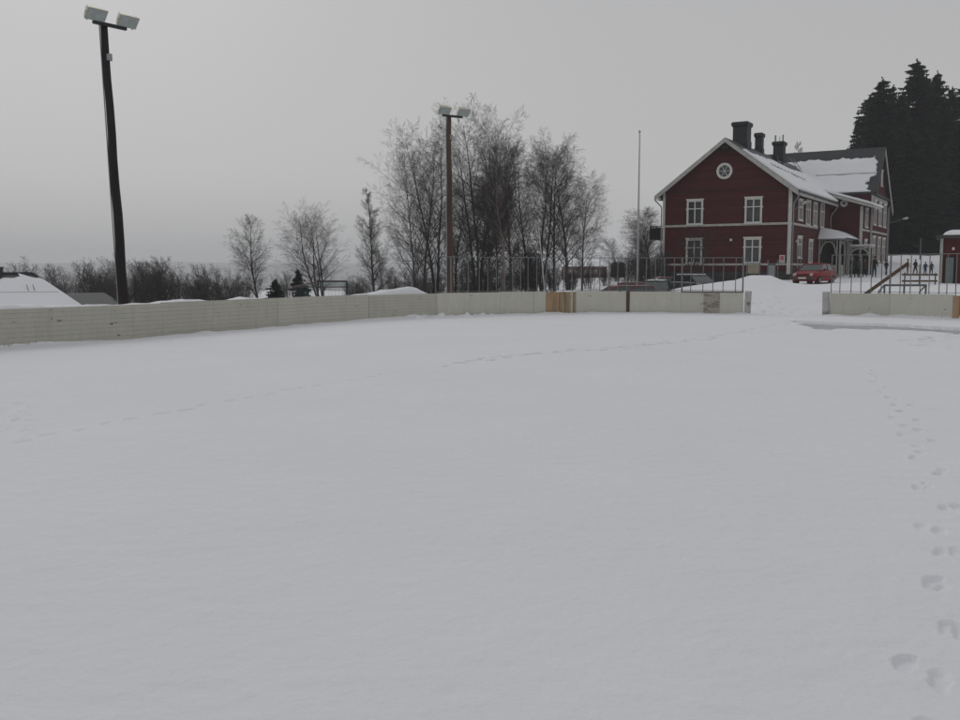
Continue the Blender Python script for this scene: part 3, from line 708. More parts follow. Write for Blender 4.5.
# chimneys
def chimney(y, sx, sy, top, x=RX, flare=.12, pots=0):
    m = MB(); hbox(m, x - sx / 2, x + sx / 2, y - sy / 2, y + sy / 2, 11.2, top - .45)
    hbox(m, x - sx / 2 - .05, x + sx / 2 + .05, y - sy / 2 - .05, y + sy / 2 + .05, RT - .3, RT + .22)
    s = MB()
    ring = lambda e, z: [HP(x - sx / 2 - e, y - sy / 2 - e, z), HP(x + sx / 2 + e, y - sy / 2 - e, z), HP(x + sx / 2 + e, y + sy / 2 + e, z), HP(x - sx / 2 - e, y + sy / 2 + e, z)]
    vs = ring(0.002, top - .45) + ring(flare, top - .30) + ring(flare, top - .08) + ring(flare - .1, top)
    m.add(vs, [(0, 1, 2, 3)] + [(4 * i + k, 4 * i + (k + 1) % 4, 4 * i + 4 + (k + 1) % 4, 4 * i + 4 + k) for i in range(3) for k in range(4)] + [(12, 13, 14, 15)])
    c = m.build('chimney', M['chim'], house)
    for k in range(pots):
        m = MB(); px_, py_ = x - .36 + k * .36, y - .2 + .2 * (k % 2); m.tube([HP(px_, py_, top - .02), HP(px_, py_, top + (.62, .5, .62)[k])], (.085, .03, .075)[k], 8); m.build('flue_pipe', M['zinc'], c)
chimney(4.3, 1.22, 1.25, 14.45); chimney(9.9, .62, .70, 14.25, flare=.09); chimney(17.2, .95, 1.0, 14.32, pots=3)
m = MB(); hbox(m, RX + .45, RX + .95, 12.6, 13.0, RT - .9, RT - .15); m.build('roof_vent', M['chim'], house)
m = MB(); m.tube([HP(RX + 1.3, 13.2, RT - 1.3), HP(RX + 1.3, 13.2, RT - .35)], .07, 8); m.build('roof_vent', M['chim'], house)
m = MB()   # roof ladder lying by the valley
for xx in (-.12, .18):
    m.bar(HP(RX + 1.6 + xx, 18.6, RT - .9), HP(RX + .7 + xx, 19.2, RT + .25), .04)
for k in range(4): m.bar(HP(RX + 1.48 - .22 * k, 18.6 + .15 * k, RT - .9 + .29 * k), HP(RX + 1.78 - .22 * k, 18.6 + .15 * k, RT - .9 + .29 * k), .03)
m.build('roof_ladder', M['zinc'], house)

# windows: one built facing -y (camera side), reused for every opening
def make_window(w, h, curtain=False):
    fr = MB(); t = .15; ear = .07
    def bx(x0, x1, z0, z1, y0=-.07, y1=.0): fr.box(x0, x1, y0, y1, z0, z1)
    bx(-w / 2, -w / 2 + t, 0, h); bx(w / 2 - t, w / 2, 0, h); bx(-w / 2 + t, w / 2 - t, h - t, h); bx(-w / 2 - .05, w / 2 + .05, -.09, .0, -.12, 0); bx(-w / 2 + t, w / 2 - t, 0, .09)
    bx(-w / 2 - ear, -w / 2, h * .60, h * .66, -.06, 0); bx(w / 2, w / 2 + ear, h * .60, h * .66, -.06, 0)
    bx(-w / 2 - .06, w / 2 + .06, h, h + .09, -.11, 0)
    y0, y1 = -.055, -.012
    fr.box(-.045, .045, y0, y1, .09, h - t); fr.box(-w / 2 + t, -.045, y0, y1, h * .62, h * .62 + .075); fr.box(.045, w / 2 - t, y0, y1, h * .62, h * .62 + .075)
    pn = MB(); pn.box(-w / 2 + t, w / 2 - t, -.010, -.004, .09, h - t)
    cu = MB()
    return fr.mesh('window', M['frame']), pn.mesh('pane', M['glass'])
WIN = {}
def window(x, y, z, w, h, side='front'):
    key = (w, h)
    if key not in WIN: WIN[key] = make_window(w, h)
    f, p_ = WIN[key]
    o = bpy.data.objects.new('window', f); COL.objects.link(o); o.parent = house; o.location = HP(x, y, z); o.rotation_euler = (0, 0, 0 if side == 'front' else pi / 2)
    q_ = bpy.data.objects.new('pane', p_); COL.objects.link(q_); q_.parent = o; return o
for x in (-7.85, -2.97):
    window(x, -.003, 5.70, 1.40, 2.02); window(x, -.003, 2.46, 1.40, 2.02)
for y, z, h in ((3.15, 5.98, 1.66), (6.05, 5.72, 2.0), (8.75, 5.72, 2.0), (11.7, 5.72, 2.2)): window(.003, y, z, 1.5, h, 'side')
window(.003, 3.2, 2.9, 1.5, 1.72, 'side'); window(.003, 7.4, 2.46, 1.4, 2.0, 'side')
window(2.625, 18.75, 5.95, 1.45, 1.75, 'side'); window(2.625, 18.75, 2.75, 1.3, 2.0, 'side')
for y in (22.7, 25.9, 29.0):
    window(2.755, y, 6.35, 1.7, 2.35, 'side'); window(2.755, y, 2.75, 1.7, 2.45, 'side')
window(2.755, 26.1, 10.4, .8, 1.5, 'side')
# round gable window
m = MB(); n = 28; ro, ri = .66, .47; c = (-5.42, 9.98)
vs = []
for k in range(n):
    a = 2 * pi * k / n
    for rr, yy in ((ro, -.002), (ro, -.09), (ri, -.09), (ri, -.002)): vs.append(HP(c[0] + rr * cos(a), yy, c[1] + rr * sin(a)))
m.add(vs, [(4 * k + j, 4 * ((k + 1) % n) + j, 4 * ((k + 1) % n) + (j + 1) % 4, 4 * k + (j + 1) % 4) for k in range(n) for j in range(4)])
for a in (0, pi / 3, 2 * pi / 3): m.bar(HP(c[0] - ri * cos(a), -.03, c[1] - ri * sin(a)), HP(c[0] + ri * cos(a), -.03, c[1] + ri * sin(a)), .035, .035)
rw = m.build('round_window', M['frame'], house)
m = MB(); m.tube([HP(c[0], -.012, c[1]), HP(c[0], -.004, c[1])], ri, 24); m.build('pane', M['glass'], rw)
# round vent on the wing wall
m = MB(); m.tube([HP(1.0, 16.33, 8.12), HP(1.0, 16.39, 8.12)], .34, 20); v_ = m.build('round_vent', M['white'], house)
m = MB(); m.tube([HP(1.0, 16.31, 8.12), HP(1.0, 16.325, 8.12)], .11, 12); m.build('vent_hole', M['dark'], v_)
# entrance porch tucked into the corner: posts, arches, panelled parapet, bell-shaped lean-to roof under snow
PY0, PX1 = 10.6, 1.85
porch = bpy.data.objects.new('porch', None); COL.objects.link(porch); porch.parent = house; porch.location = HP(0, PY0, 1.3)
def PB(mb): mb.v = [(a, b - PY0, c - .3) for a, b, c in mb.v]; return mb
def post(x, y, w=.11, z1=4.55): m_ = MB(); hbox(m_, x - w / 2, x + w / 2, y - w / 2, y + w / 2, 1.2, z1); PB(m_).build('post', M['porch'], porch)
post(.10, PY0, .11); post(PX1 - .25, PY0, .10); post(PX1, PY0, .12); post(PX1, PY0 + 2.2); post(PX1, PY0 + 3.4); post(PX1, 16.1)
def arch(mb, a, b, zt, zs, th=.08, n=18, band=.10):
    """thin curved band under a beam, with upright slats filling the corners above it"""
    a = Vector((a[0], a[1], 0)); b = Vector((b[0], b[1], 0)); dd = (b - a).normalized(); nn = dd.cross(Vector((0, 0, 1))) * th / 2
    L_ = (b - a).length; vs = []; fs = []
    zz = lambda t, e=0: zs + (zt - .10 - zs - e) * sqrt(max(0, 1 - (2 * t - 1) ** 2))
    for i in range(n + 1):
        t = .5 - .5 * cos(pi * i / n); p = a.lerp(b, t); c = Vector((0, 0, 1)); z = zz(t)
        inn = a.lerp(b, .5) + (p - a.lerp(b, .5)) * (1 - 2 * band / L_)
        for s_ in (-1, 1):
            o_ = p + nn * s_; q_ = inn + nn * s_; vs.append(HP(o_.x, o_.y, z)); vs.append(HP(q_.x, q_.y, z - band * abs(sin(pi * i / n)) ))
    for i in range(n):
        A0 = 4 * i; B0 = A0 + 4
        for k, l in ((0, 1), (1, 3), (3, 2), (2, 0)): fs.append((A0 + k, A0 + l, B0 + l, B0 + k))
    mb.add(vs, fs)
    k = .06
    while k < L_ - .03:
        t = k / L_; z = zz(t)
        if zt - z > .12: p = a.lerp(b, t); q_ = Vector(HP(p.x, p.y, z - .01)); mb.bar(q_, Vector(HP(p.x, p.y, zt + .001)), .03, .035)
        k += .13
m = MB(); arch(m, (.17, PY0), (PX1 - .31, PY0), 4.55, 3.35); PB(m).build('arch', M['porch'], porch)
m = MB(); arch(m, (PX1, PY0 + .1), (PX1, PY0 + 2.1), 4.5, 3.7); arch(m, (PX1, PY0 + 3.5), (PX1, 16.0), 4.5, 3.6); PB(m).build('arch', M['porch'], porch)
m = MB(); hbox(m, -.0, PX1 + .12, PY0 - .1, PY0 + .1, 4.551, 4.69); hbox(m, PX1 - .08, PX1 + .12, PY0 + .1, 16.3, 4.551, 4.69); PB(m).build('beam', M['porch'], porch)
m = MB(); hbox(m, .17, PX1 - .31, PY0 - .03, PY0 + .03, 1.3, 2.32); hbox(m, PX1 - .03, PX1 + .03, PY0 + .1, PY0 + 2.1, 1.3, 2.32); PB(m).build('parapet', M['porch'], porch)
m = MB(); hbox(m, .05, .09, PY0 + .3, 16.3, 1.4, 4.5); hbox(m, .1, 2.5, 16.28, 16.34, 1.4, 4.5); PB(m).build('shade_backing', M['dark'], porch)  # dark sheets over both porch walls, standing in for the shade inside
def bell(mb, x0, x1, y0, y1, z0, z1, t, n=10, hipy=1.0):
    """convex lean-to surface from the wall (x0,z1) to the eaves (x1,z0), hipped at its near end"""
    vs = []; fs = []
    for j in range(2):
        for i in range(n + 1):
            q_ = i / n; x = x0 + (x1 - x0) * q_; z = z0 + (z1 - z0) * cos(q_ * pi / 2) ** .9
            y = (y0 + hipy * (1 - q_)) if j == 0 else y1
            vs.append(HP(x, y, z)); vs.append(HP(x, y, z - t))
    for i in range(n):
        a = 2 * i; b = 2 * (n + 1) + 2 * i
        fs += [(a, a + 2, b + 2, b), (a + 1, b + 1, b + 3, a + 3), (a, a + 1, a + 3, a + 2), (b, b + 2, b + 3, b + 1)]
    fs += [(0, b - 2 * n, b - 2 * n + 1, 1), (2 * n, 2 * n + 1, b + 3, b + 2)]
    # near hip face
    k = len(vs); vs += [HP(x0, y0, z0), HP(x0, y0, z0 - t)]
    for i in range(n): fs.append((2 * i, 2 * i + 2, k))
    fs.append((k, 2 * n, 2 * n + 1, k + 1)); mb.add(vs, fs)
m = MB(); bell(m, .05, 2.45, PY0 - .5, 16.35, 4.72, 5.42, .08); PB(m).build('roof', M['slate'], porch)
m = MB(); bell(m, .06, 2.44, PY0 - .53, 16.3, 4.74, 5.64, .10, 12, .9); PB(m).build('snow', M['roofsnow'], porch, True)
pipe([(2.4, PY0 + .1, 4.7), (2.2, PY0 + .1, 4.5), (PX1 + .2, PY0 + .9, 3.9), (PX1 + .2, PY0 + .9, 1.3)], .045)
# second, flat entrance canopy further right
canopy = bpy.data.objects.new('entrance_canopy', None); COL.objects.link(canopy); canopy.parent = house; canopy.location = HP(2, 14, 1.3)
def CB(mb): mb.v = [(a - 2, b - 14, c - .3) for a, b, c in mb.v]; return mb
m = MB(); hbox(m, 1.95, 3.9, 13.9, 16.3, 3.98, 4.12); CB(m).build('canopy_roof', M['porch'], canopy)
m = MB(); arch(m, (2.1, 13.95), (3.75, 13.95), 3.98, 3.15); CB(m).build('arch', M['porch'], canopy)
for x_, y_ in ((2.02, 13.98), (3.8, 13.98), (3.8, 16.2)):
    m = MB(); hbox(m, x_ - .07, x_ + .07, y_ - .07, y_ + .07, 1.2, 3.98); CB(m).build('post', M['porch'], canopy)
m = MB(); hbox(m, 2.0, 3.86, 13.95, 16.25, 4.121, 4.2); CB(m).build('snow', M['roofsnow'], canopy)
m = MB(); hbox(m, 2.67, 3.6, 16.35, 16.42, 1.3, 3.9); CB(m).build('shade_backing', M['dark'], canopy)  # dark sheet at the canopy's back, shade put into its colour
# balcony on the hidden left side, wall lamps
bal = bpy.data.objects.new('balcony', None); COL.objects.link(bal); bal.parent = house; bal.location = HP(-W, 1.6, 4.5)
m = MB(); m.box(-1.4, -.02, -1.2, 1.2, 0, .14); m.build('floor', M['dark'], bal)
m = MB()
for k in range(9): m.box(-1.38, -1.34, -1.2 + k * .3 - .02, -1.2 + k * .3 + .02, .14, 1.1)
for k in range(5): m.box(-1.36 + k * .3, -1.32 + k * .3, -1.2, -1.16, .14, 1.1)
m.box(-1.4, -1.32, -1.22, 1.22, 1.1, 1.16); m.box(-1.32, 0, -1.22, -1.14, 1.1, 1.16); m.box(-1.335, -1.315, -1.16, 1.16, .141, 1.0); m.box(-1.30, -.03, -1.135, -1.12, .141, 1.0); m.build('railing', M['dark'], bal)
def walllamp(x, y, z, dx, dy, ln=1.3):
    m_ = MB(); a = Vector(HP(x, y, z)); b = a + Vector((dx, dy, .42)) * ln; m_.tube([a, b], .022, 6); l = m_.build('wall_lamp', M['zinc'], house)
    m_ = MB(); c = b + Vector((dx, dy, .25)).normalized() * .6; m_.tube([b, b.lerp(c, .3), b.lerp(c, .8), c], [.03, .10, .13, .06], 8); m_.build('lamp_head', M['white'], l, True)
walllamp(.05, 1.2, 6.75, .45, .05, .75); walllamp(2.85, 31.0, 6.8, 1.2, .3, 1.1)
m = MB(); m.tube([HP(-4.72, -.02, 4.35), HP(-4.72, -.16, 4.35)], [.09, .11], 10); m.build('wall_lamp', M['frame'], house)
m = MB(); m.tube([HP(.16, 1.3, 4.2), HP(.30, 1.3, 4.2)], [.09, .11], 10); m.build('wall_lamp', M['frame'], house)
m = MB(); m.tube([HP(.5, .6, 1.2), HP(.5, .6, 3.75), HP(.5, 1.2, 3.85), HP(.5, 1.6, 3.75), HP(.5, 1.6, 1.2)], .035, 6); m.build('railing', M['zinc'], house)

# things by the gable: sign, plywood board, cabinet
def hw(x, y, z): v = Matrix.Rotation(-AH, 3, 'Z') @ Vector((x, y, 0)); return Vector((Cx + v.x, Cy + v.y, z))
s = empty('sign', hw(-.55, -.12, 2.45), -AH, label='small white sign with a red square on the corner of the red house', cat='sign')
m = MB(); m.box(-.21, .21, -.02, .02, 0, .62); m.build('panel', M['sign'], s)
m = MB(); m.box(-.13, .13, -.028, -.021, .24, .54); m.build('emblem', M['signred'], s)
m = MB(); m.box(-.15, .15, -.026, -.021, .09, .12); m.box(-.12, .12, -.026, -.021, .15, .17); m.build('lettering', M['cab'], s)
m = MB(); m.box(-.05, .05, -.026, -.0285 + .0005, .36, .42); 
m = MB(); m.bar((-.05, -.030, .34), (.06, -.030, .44), .004, .03); m.build('mark', M['sign'], s)
pb = at(753.3, 273, 62); g = gz(pb.x, 62)
nb = empty('notice_board', (pb.x, 62, g - .05), -.15, label='blank beige plywood board on two grey posts above the snow heap', cat='notice board')
tz = at(753, 262.3, 62).z - g; bz = at(753, 272.8, 62).z - g
m = MB(); m.box(-.36, .36, -.03, .03, bz, tz - .1); m.build('board', M['ply'], nb)
m = MB(); m.box(-.38, .38, -.05, .05, tz - .098, tz + .03); m.build('hood', M['zinc'], nb)
for sx in (-.42, .42): m = MB(); m.tube([(sx, 0, -.3), (sx, 0, tz + .25)], .03, 8); m.build('post', M['steel'], nb)
cb = at(771.5, 276, 64); g = gz(cb.x, 64)
m = MB(); tz = at(771, 263.8, 64).z - g; m.box(-.26, .26, -.2, .2, -.2, tz); m.box(-.29, .29, -.23, .23, tz + .001, tz + .05)
c = m.build('electrical_cabinet', M['cab'], None, False, (cb.x, 64, g)); c.rotation_euler.z = -.3; tag(c, 'narrow grey cabinet standing behind the snow heap by the red gable', 'cabinet')
m = MB(); m.box(-.2, .2, -.207, -.202, .1, tz - .1); m.build('door', M['zinc'], c)
for k, (pxx, lb) in enumerate(((768.0, 'thin grey post left of the narrow cabinet by the red gable'), (778.0, 'thin grey post right of the narrow cabinet by the red gable'))):
    q_ = at(pxx, 262, 63.5); g = gz(q_.x, 63.5); m = MB(); m.tube([(0, 0, -.2), (0, 0, at(0, 260, 63.5).z - g)], .032, 8)
    tag(m.build('post', M['steel'], None, True, (q_.x, 63.5, g)), lb, 'post', 'posts by the cabinet')

# ------------------------------------------------------------------ red shed at the right edge
sx_, sy_ = at(938.6, 283, 62).x, 62.0; g = .78
shed = empty('shed', (sx_, sy_, g), -.48, label='small red flat roofed shed with a grey door at the right edge', cat='shed')
HT = at(940, 238.5, 62).z - g
m = MB(); m.box(.17, 5.5, .02, 4.0, -.3, HT); m.build('wall', M['redv'], shed)
m = MB(); m.box(-.01, .168, -.02, .16, -.3, HT); m.build('corner_board', M['porch'], shed)
m = MB(); m.box(-.28, 5.9, -.32, 4.3, HT + .002, HT + .22); m.build('roof', M['felt'], shed)
m = MB()
dpts = []
nx, ny = 40, 26
XX, YY = np.meshgrid(np.linspace(.12, 5.7, nx), np.linspace(-.2, 4.1, ny)); e_ = np.minimum(np.minimum(XX - .12, 5.7 - XX), np.minimum(YY + .2, 4.1 - YY))
ZZ = HT + .215 + .36 * np.clip(e_ / .5, 0, 1) ** .5 + vnoise(XX, YY, .8) * .05 * (e_ > 0)
sn = grid_mesh('roof_snow', XX, YY, ZZ, M['roofsnow']); sn.parent = shed
dx0 = at(944.8, 270, 62).x - sx_; dx1 = at(951.8, 270, 62).x - sx_; dzt = at(948, 257.5, 62).z - g
m = MB(); m.box(dx0, dx1, -.03, .018, .02, dzt); dd = m.build('door', M['greydoor'], shed)
m = MB(); m.tube([(dx1 - .07, -.03, dzt * .5), (dx1 - .07, -.08, dzt * .5)], .02, 6); m.build('handle', M['dark'], dd)
m = MB(); m.box(dx0 - .07, dx0 - .002, -.04, .018, 0, dzt + .07); m.box(dx1 + .002, dx1 + .16, -.035, .018, 0, dzt + .07); m.box(dx0, dx1, -.04, .018, dzt + .002, dzt + .07); m.build('door_frame', M['dark'], shed)
lx = at(952, 249, 62).x - sx_; lz = at(952, 249, 62).z - g; m = MB(); m.tube([(lx, .02, lz + .06), (lx, -.12, lz + .06), (lx, -.14, lz - .08)], [.05, .07, .08], 8); m.build('wall_lamp', M['frame'], shed)

# ------------------------------------------------------------------ cars
def make_car(paint, wagon=False, snowy=False):
    root = empty('parked_car')
    # lower body: rings along the length (front at x=0)
    Lc = 4.25
    top = [(0, .60), (.06, .70), (.22, .77), (.6, .83), (1.15, .91), (1.35, .94), (2.2, .95), (3.2, .96), (3.95, .97), (4.15, .93), (4.25, .80)] if not wagon else [(0, .60), (.06, .70), (.22, .77), (.6, .84), (1.15, .93), (1.35, .96), (2.2, .97), (3.2, .98), (4.0, .98), (4.18, .95), (4.25, .80)]
    hwid = [.60, .72, .79, .82, .83, .835, .84, .84, .82, .78, .70]
    m = MB(); vs = []; 
    for (x, zt), w_ in zip(top, hwid):
        zb_ = .24 if .1 < x < 4.15 else .34
        prof = [(0, zb_), (w_ * .86, zb_), (w_ * .97, zb_ + .10), (w_, .52), (w_ * .985, zt - .13), (w_ * .93, zt - .03), (w_ * .80, zt), (0, zt + .015)]
        ringp = [(x, -a, z) for a, z in prof] + [(x, a, z) for a, z in prof[::-1][1:-1]]
        vs += ringp
    n = len(ringp); fs = []
    for i in range(len(top) - 1):
        for k in range(n): fs.append((i * n + k, i * n + (k + 1) % n, (i + 1) * n + (k + 1) % n, (i + 1) * n + k))
    fs += [tuple(range(n)), tuple(range((len(top) - 1) * n, len(top) * n))]; m.add(vs, fs); body = m.build('body', paint, root, True)
    # greenhouse
    b0, t0_, t1_, b1_ = (1.22, 1.92, 3.40, 4.02) if not wagon else (1.22, 1.95, 3.85, 4.14)
    zt, zb_ = 1.41, .95; wb, wt = .76, .62
    P = [(b0, wb, zb_), (t0_, wt, zt - .035), (t1_, wt, zt - .035), (b1_, wb - .04, zb_)]
    m = MB(); vs = [(a, -b, c) for a, b, c in P] + [(a, b, c) for a, b, c in P]; m.add(vs, [(0, 1, 2, 3), (4, 7, 6, 5), (0, 4, 5, 1), (1, 5, 6, 2), (2, 6, 7, 3), (3, 7, 4, 0)]); m.build('glazing', M['carglass'], root)
    m = MB()
    rp = [(t0_ - .05, wt * .96, zt - .03), (t0_ + .12, wt + .01, zt), (t1_ - .1, wt + .01, zt), (t1_ + .05, wt * .96, zt - .035)]
    vs = []
    for a, b, c in rp: vs += [(a, -b - .01, c - .035), (a, -b * .9, c), (a, 0, c + .025), (a, b * .9, c), (a, b + .01, c - .035), (a, 0, c - .045)]
    fs = [(6 * i + k, 6 * i + (k + 1) % 6, 6 * i + 6 + (k + 1) % 6, 6 * i + 6 + k) for i in range(3) for k in range(6)] + [tuple(range(6)), tuple(range(18, 24))]
    m.add(vs, fs); rf = m.build('roof', paint, root, True)
    for s_ in (-1, 1):
        for (xa, xb, wa, wbb) in ((b0 - .02, t0_, wb, wt), ((b0 + b1_) / 2 - .05, (t0_ + t1_) / 2, wb, wt), (b1_ + .01, t1_, wb - .04, wt)):
            m = MB(); m.bar((xa, s_ * (wa + .006), zb_ - .02), (xb, s_ * (wbb + .006), zt - .03), .035, .075, up=(1, 0, 0)); m.build('pillar', paint, root)
    for s_ in (-1, 1):
        m = MB(); m.box(-.012, .08, s_ * .56 - .16, s_ * .56 + .16, .585, .70) if False else m.tube([(.075, s_ * .54, .66), (.0, s_ * .54, .655)], [.115, .10], 14); h_ = m.build('headlight', M['headlamp'], root)
        m = MB(); m.box(4.20, 4.262, s_ * .62 - .11, s_ * .62 + .11, .62, .80); m.build('tail_light', M['signred'], root)
        m = MB(); m.box(1.38, 1.5, s_ * .93 - .08, s_ * .93 + .08, .93, 1.05); m.build('mirror', M['trim'], root)
    m = MB(); m.box(-.004, .06, -.40, .40, .60, .70); m.build('grille', M['trim'], root)
    m = MB(); m.box(-.10, .14, -.76, .76, .34, .53); m.build('bumper', M['bumper'], root)
    m = MB(); m.box(4.12, 4.34, -.76, .76, .36, .54); m.build('bumper', M['bumper'], root)
    m = MB(); m.box(-.118, -.102, -.26, .26, .40, .50); m.build('number_plate', M['plate'], root)
    m = MB()
    for s_ in (-1, 1): m.box(.5, 3.85, s_ * .842 - .012, s_ * .842 + .012, .50, .56)
    m.build('side_moulding', M['trim'], root)
    for x in (.78, 3.38):
        for s_ in (-1, 1):
            m = MB(); m.tube([(x, s_ * .62, .30), (x, s_ * .80, .30)], .37, 20); m.build('wheel_arch', M['trim'], root)
            m = MB(); m.tube([(x, s_ * .66, .30), (x, s_ * .70, .30), (x, s_ * .83, .30), (x, s_ * .855, .30)], [.28, .30, .30, .28], 20); w_ = m.build('wheel', M['tyre'], root)
            m = MB(); m.tube([(x, s_ * .84, .30), (x, s_ * .868, .30)], .18, 14); m.build('rim', M['rim'], w_)
    if snowy:
        m = MB()
        for a, b in ((t0_, t0_ + .5), (t0_ + .7, t1_ - .5), (t1_ - .35, t1_)):
            m.box(a, b, -wt * .8, wt * .75, zt - .01, zt + .05)
        m.build('snow', M['roofsnow'], root, False)
    return root
def setcar(c, x, y, rz, label, group=None, dz=0.0, s=1.0):
    c.location = (x, y, gz(x, y) + dz); c.rotation_euler = (0, 0, rz); c.scale = (s,) * 3; tag(c, label, 'car', group)
# heading: local +x runs from bonnet to tail
c = make_car(M['carred']); q_ = at(803.5, 283, 61)
setcar(c, q_.x, 61.2, pi / 2 - radians(39), 'red hatchback parked facing the camera beside the white porch', dz=-.03, s=1.0)
GC = 'cars parked beyond the rink wall'
def backcar(paint, wagon, snowy, px, Y, rz, topy, label):
    c = make_car(paint, wagon, snowy); x = xat(px, Y); setcar(c, x - 2.1 * cos(rz), Y - 2.1 * sin(rz), rz, label, GC); c.location.z = at(0, topy, Y).z - 1.44
backcar(M['cardark'], True, True, 698, 60, pi / 2 + .35, 274.2, 'dark estate car with snow on its roof below the red gable, rightmost of the row')
backcar(M['carred2'], False, False, 677, 64, pi + .05, 276.6, 'dark red car behind the dark grey estate, at the left corner of the red house')
backcar(M['carsilver'], True, True, 656, 53, pi / 2 - .25, 280, 'dark grey estate car just right of the flagpole')
backcar(M['carred2'], True, False, 616, 47.5, .08, 285.0, 'low dark red car with only its roof showing, just left of the flagpole')
backcar(M['carred2'], False, False, 643, 58, pi - .1, 281.8, 'red car with a sliver of roof showing, straight behind the flagpole')

# ------------------------------------------------------------------ people
def make_person(name, loc, h, face, jacket, trousers, label, hat=None, pose=0, seed=0):
    r = random.Random(seed); k = h / 1.75
    bm = bmesh.new(); lay = bm.verts.layers.skin.verify(); VV = {}
    def v(key, x, y, z, rx, ry=None):
        q = bm.verts.new((x * k, y * k, z * k)); q[lay].radius = (rx * k, (ry or rx) * k); VV[key] = q
    st = .16 if pose in (0, 2) else .10; fw = .14 if pose == 1 else .0
    v('pel', 0, 0, .95, .155, .12); v('waist', 0, 0, 1.10, .145, .11); v('chest', 0, .01, 1.30, .17, .125); v('sh', 0, 0, 1.44, .115, .09); v('neck', 0, -.005, 1.53, .055); v('head0', 0, -.01, 1.60, .078, .085); v('head1', 0, -.01, 1.68, .082, .092); v('head2', 0, .0, 1.74, .05, .055)
    for e in [('pel', 'waist'), ('waist', 'chest'), ('chest', 'sh'), ('sh', 'neck'), ('neck', 'head0'), ('head0', 'head1'), ('head1', 'head2')]: bm.edges.new((VV[e[0]], VV[e[1]]))
    for s_ in (-1, 1):
        f_ = fw * s_
        v(f'hip{s_}', s_ * .09, 0, .88, .10); v(f'kn{s_}', s_ * (st * .6 + .03), -.02 + f_, .49, .066); v(f'an{s_}', s_ * st * .9, f_ * 1.3 + .02, .10, .048); v(f'toe{s_}', s_ * (st + .01), f_ * 1.3 - .13, .05, .045, .04)
        for e in [('pel', f'hip{s_}'), (f'hip{s_}', f'kn{s_}'), (f'kn{s_}', f'an{s_}'), (f'an{s_}', f'toe{s_}')]: bm.edges.new((VV[e[0]], VV[e[1]]))
        bend = (.08, .25, .18)[pose] if s_ > 0 else .06
        v(f's{s_}', s_ * .19, 0, 1.42, .068); v(f'el{s_}', s_ * .27, .04, 1.14, .052); v(f'wr{s_}', s_ * (.27 - bend * .6), -.10 - bend * .5, .94 + bend, .038); v(f'ha{s_}', s_ * (.26 - bend * .8), -.15 - bend * .5, .88 + bend * 1.1, .042, .025); 
        for e in [('sh', f's{s_}'), (f's{s_}', f'el{s_}'), (f'el{s_}', f'wr{s_}'), (f'wr{s_}', f'ha{s_}')]: bm.edges.new((VV[e[0]], VV[e[1]]))
        for q, (dx, dz, ln) in enumerate(((-.024, -.05, 1), (-.008, -.065, 1), (.008, -.062, 1), (.024, -.048, 1), (-.04, -.015, 1))):
            a = VV[f'ha{s_}'].co / k; v(f'f{s_}{q}', a.x + dx, a.y - .02, a.z + dz, .011); bm.edges.new((VV[f'ha{s_}'], VV[f'f{s_}{q}']))
    VV['pel'][lay].use_root = True
    me = bpy.data.meshes.new('tmp'); bm.to_mesh(me); bm.free(); o = bpy.data.objects.new('tmp', me); COL.objects.link(o)
    o.modifiers.new('s', 'SKIN').use_smooth_shade = True; sb = o.modifiers.new('b', 'SUBSURF'); sb.levels = sb.render_levels = 1
    dg = bpy.context.evaluated_depsgraph_get(); ev = bpy.data.meshes.new_from_object(o.evaluated_get(dg)); bpy.data.objects.remove(o)
    ev.name = 'body'; ev.materials.clear()
    for mm in (jacket, trousers, M['skin'], M['boot']): ev.materials.append(mm)
    for p in ev.polygons:
        c_ = p.center / k; hand = abs(c_.x) > .13 and c_.z < 1.12 and c_.y < -.13
        p.material_index = 3 if c_.z < .13 else 1 if c_.z < .84 and abs(c_.x) < .24 and not hand else 2 if c_.z > 1.53 else 3 if hand else 0
    root = empty(name, loc, face, label=label, cat='person', group='people standing in the school yard')
    b = bpy.data.objects.new('body', ev); COL.objects.link(b); b.parent = root
    m = MB(); rings = [(1.655, .098), (1.70, .100), (1.75, .082), (1.79, .045), (1.80, .012)]
    vs = []; 
    for z, rr in rings:
        for q in range(12): a = 2 * pi * q / 12; vs.append((rr * cos(a) * k, (rr * 1.1 * sin(a) + .005) * k, z * k))
    m.add(vs, [(i * 12 + q, i * 12 + (q + 1) % 12, (i + 1) * 12 + (q + 1) % 12, (i + 1) * 12 + q) for i in range(4) for q in range(12)] + [tuple(range(12)), tuple(range(48, 60))]); m.build('woolly_hat', hat or M['trim'], root, True)
    m = MB(); m.tube([(0, -.085 * k, 1.655 * k), (0, -.122 * k, 1.635 * k), (0, -.09 * k, 1.622 * k)], [.012 * k, .016 * k, .012 * k], 6); m.build('nose', M['skin'], root, True)
    return root
M['skin'] = mat('skin', (.35, .20, .15), .6); M['boot'] = mat('black boots', (.015, .015, .015), .7)
cloth = lambda n, c: mat(n, c, .85, .25, 6)
J = dict(red=cloth('red jacket', (.26, .03, .025)), purple=cloth('purple jacket', (.028, .014, .045)), blue=cloth('blue jacket', (.022, .032, .10)), green=cloth('dark green jacket', (.02, .035, .025)), black=cloth('black jacket', (.014, .015, .017)), navy=cloth('navy trousers', (.02, .025, .045)), grey=cloth('grey jacket', (.05, .055, .06)), teal=cloth('green trousers', (.012, .055, .042)), brown=cloth('brown jacket', (.07, .045, .03)))
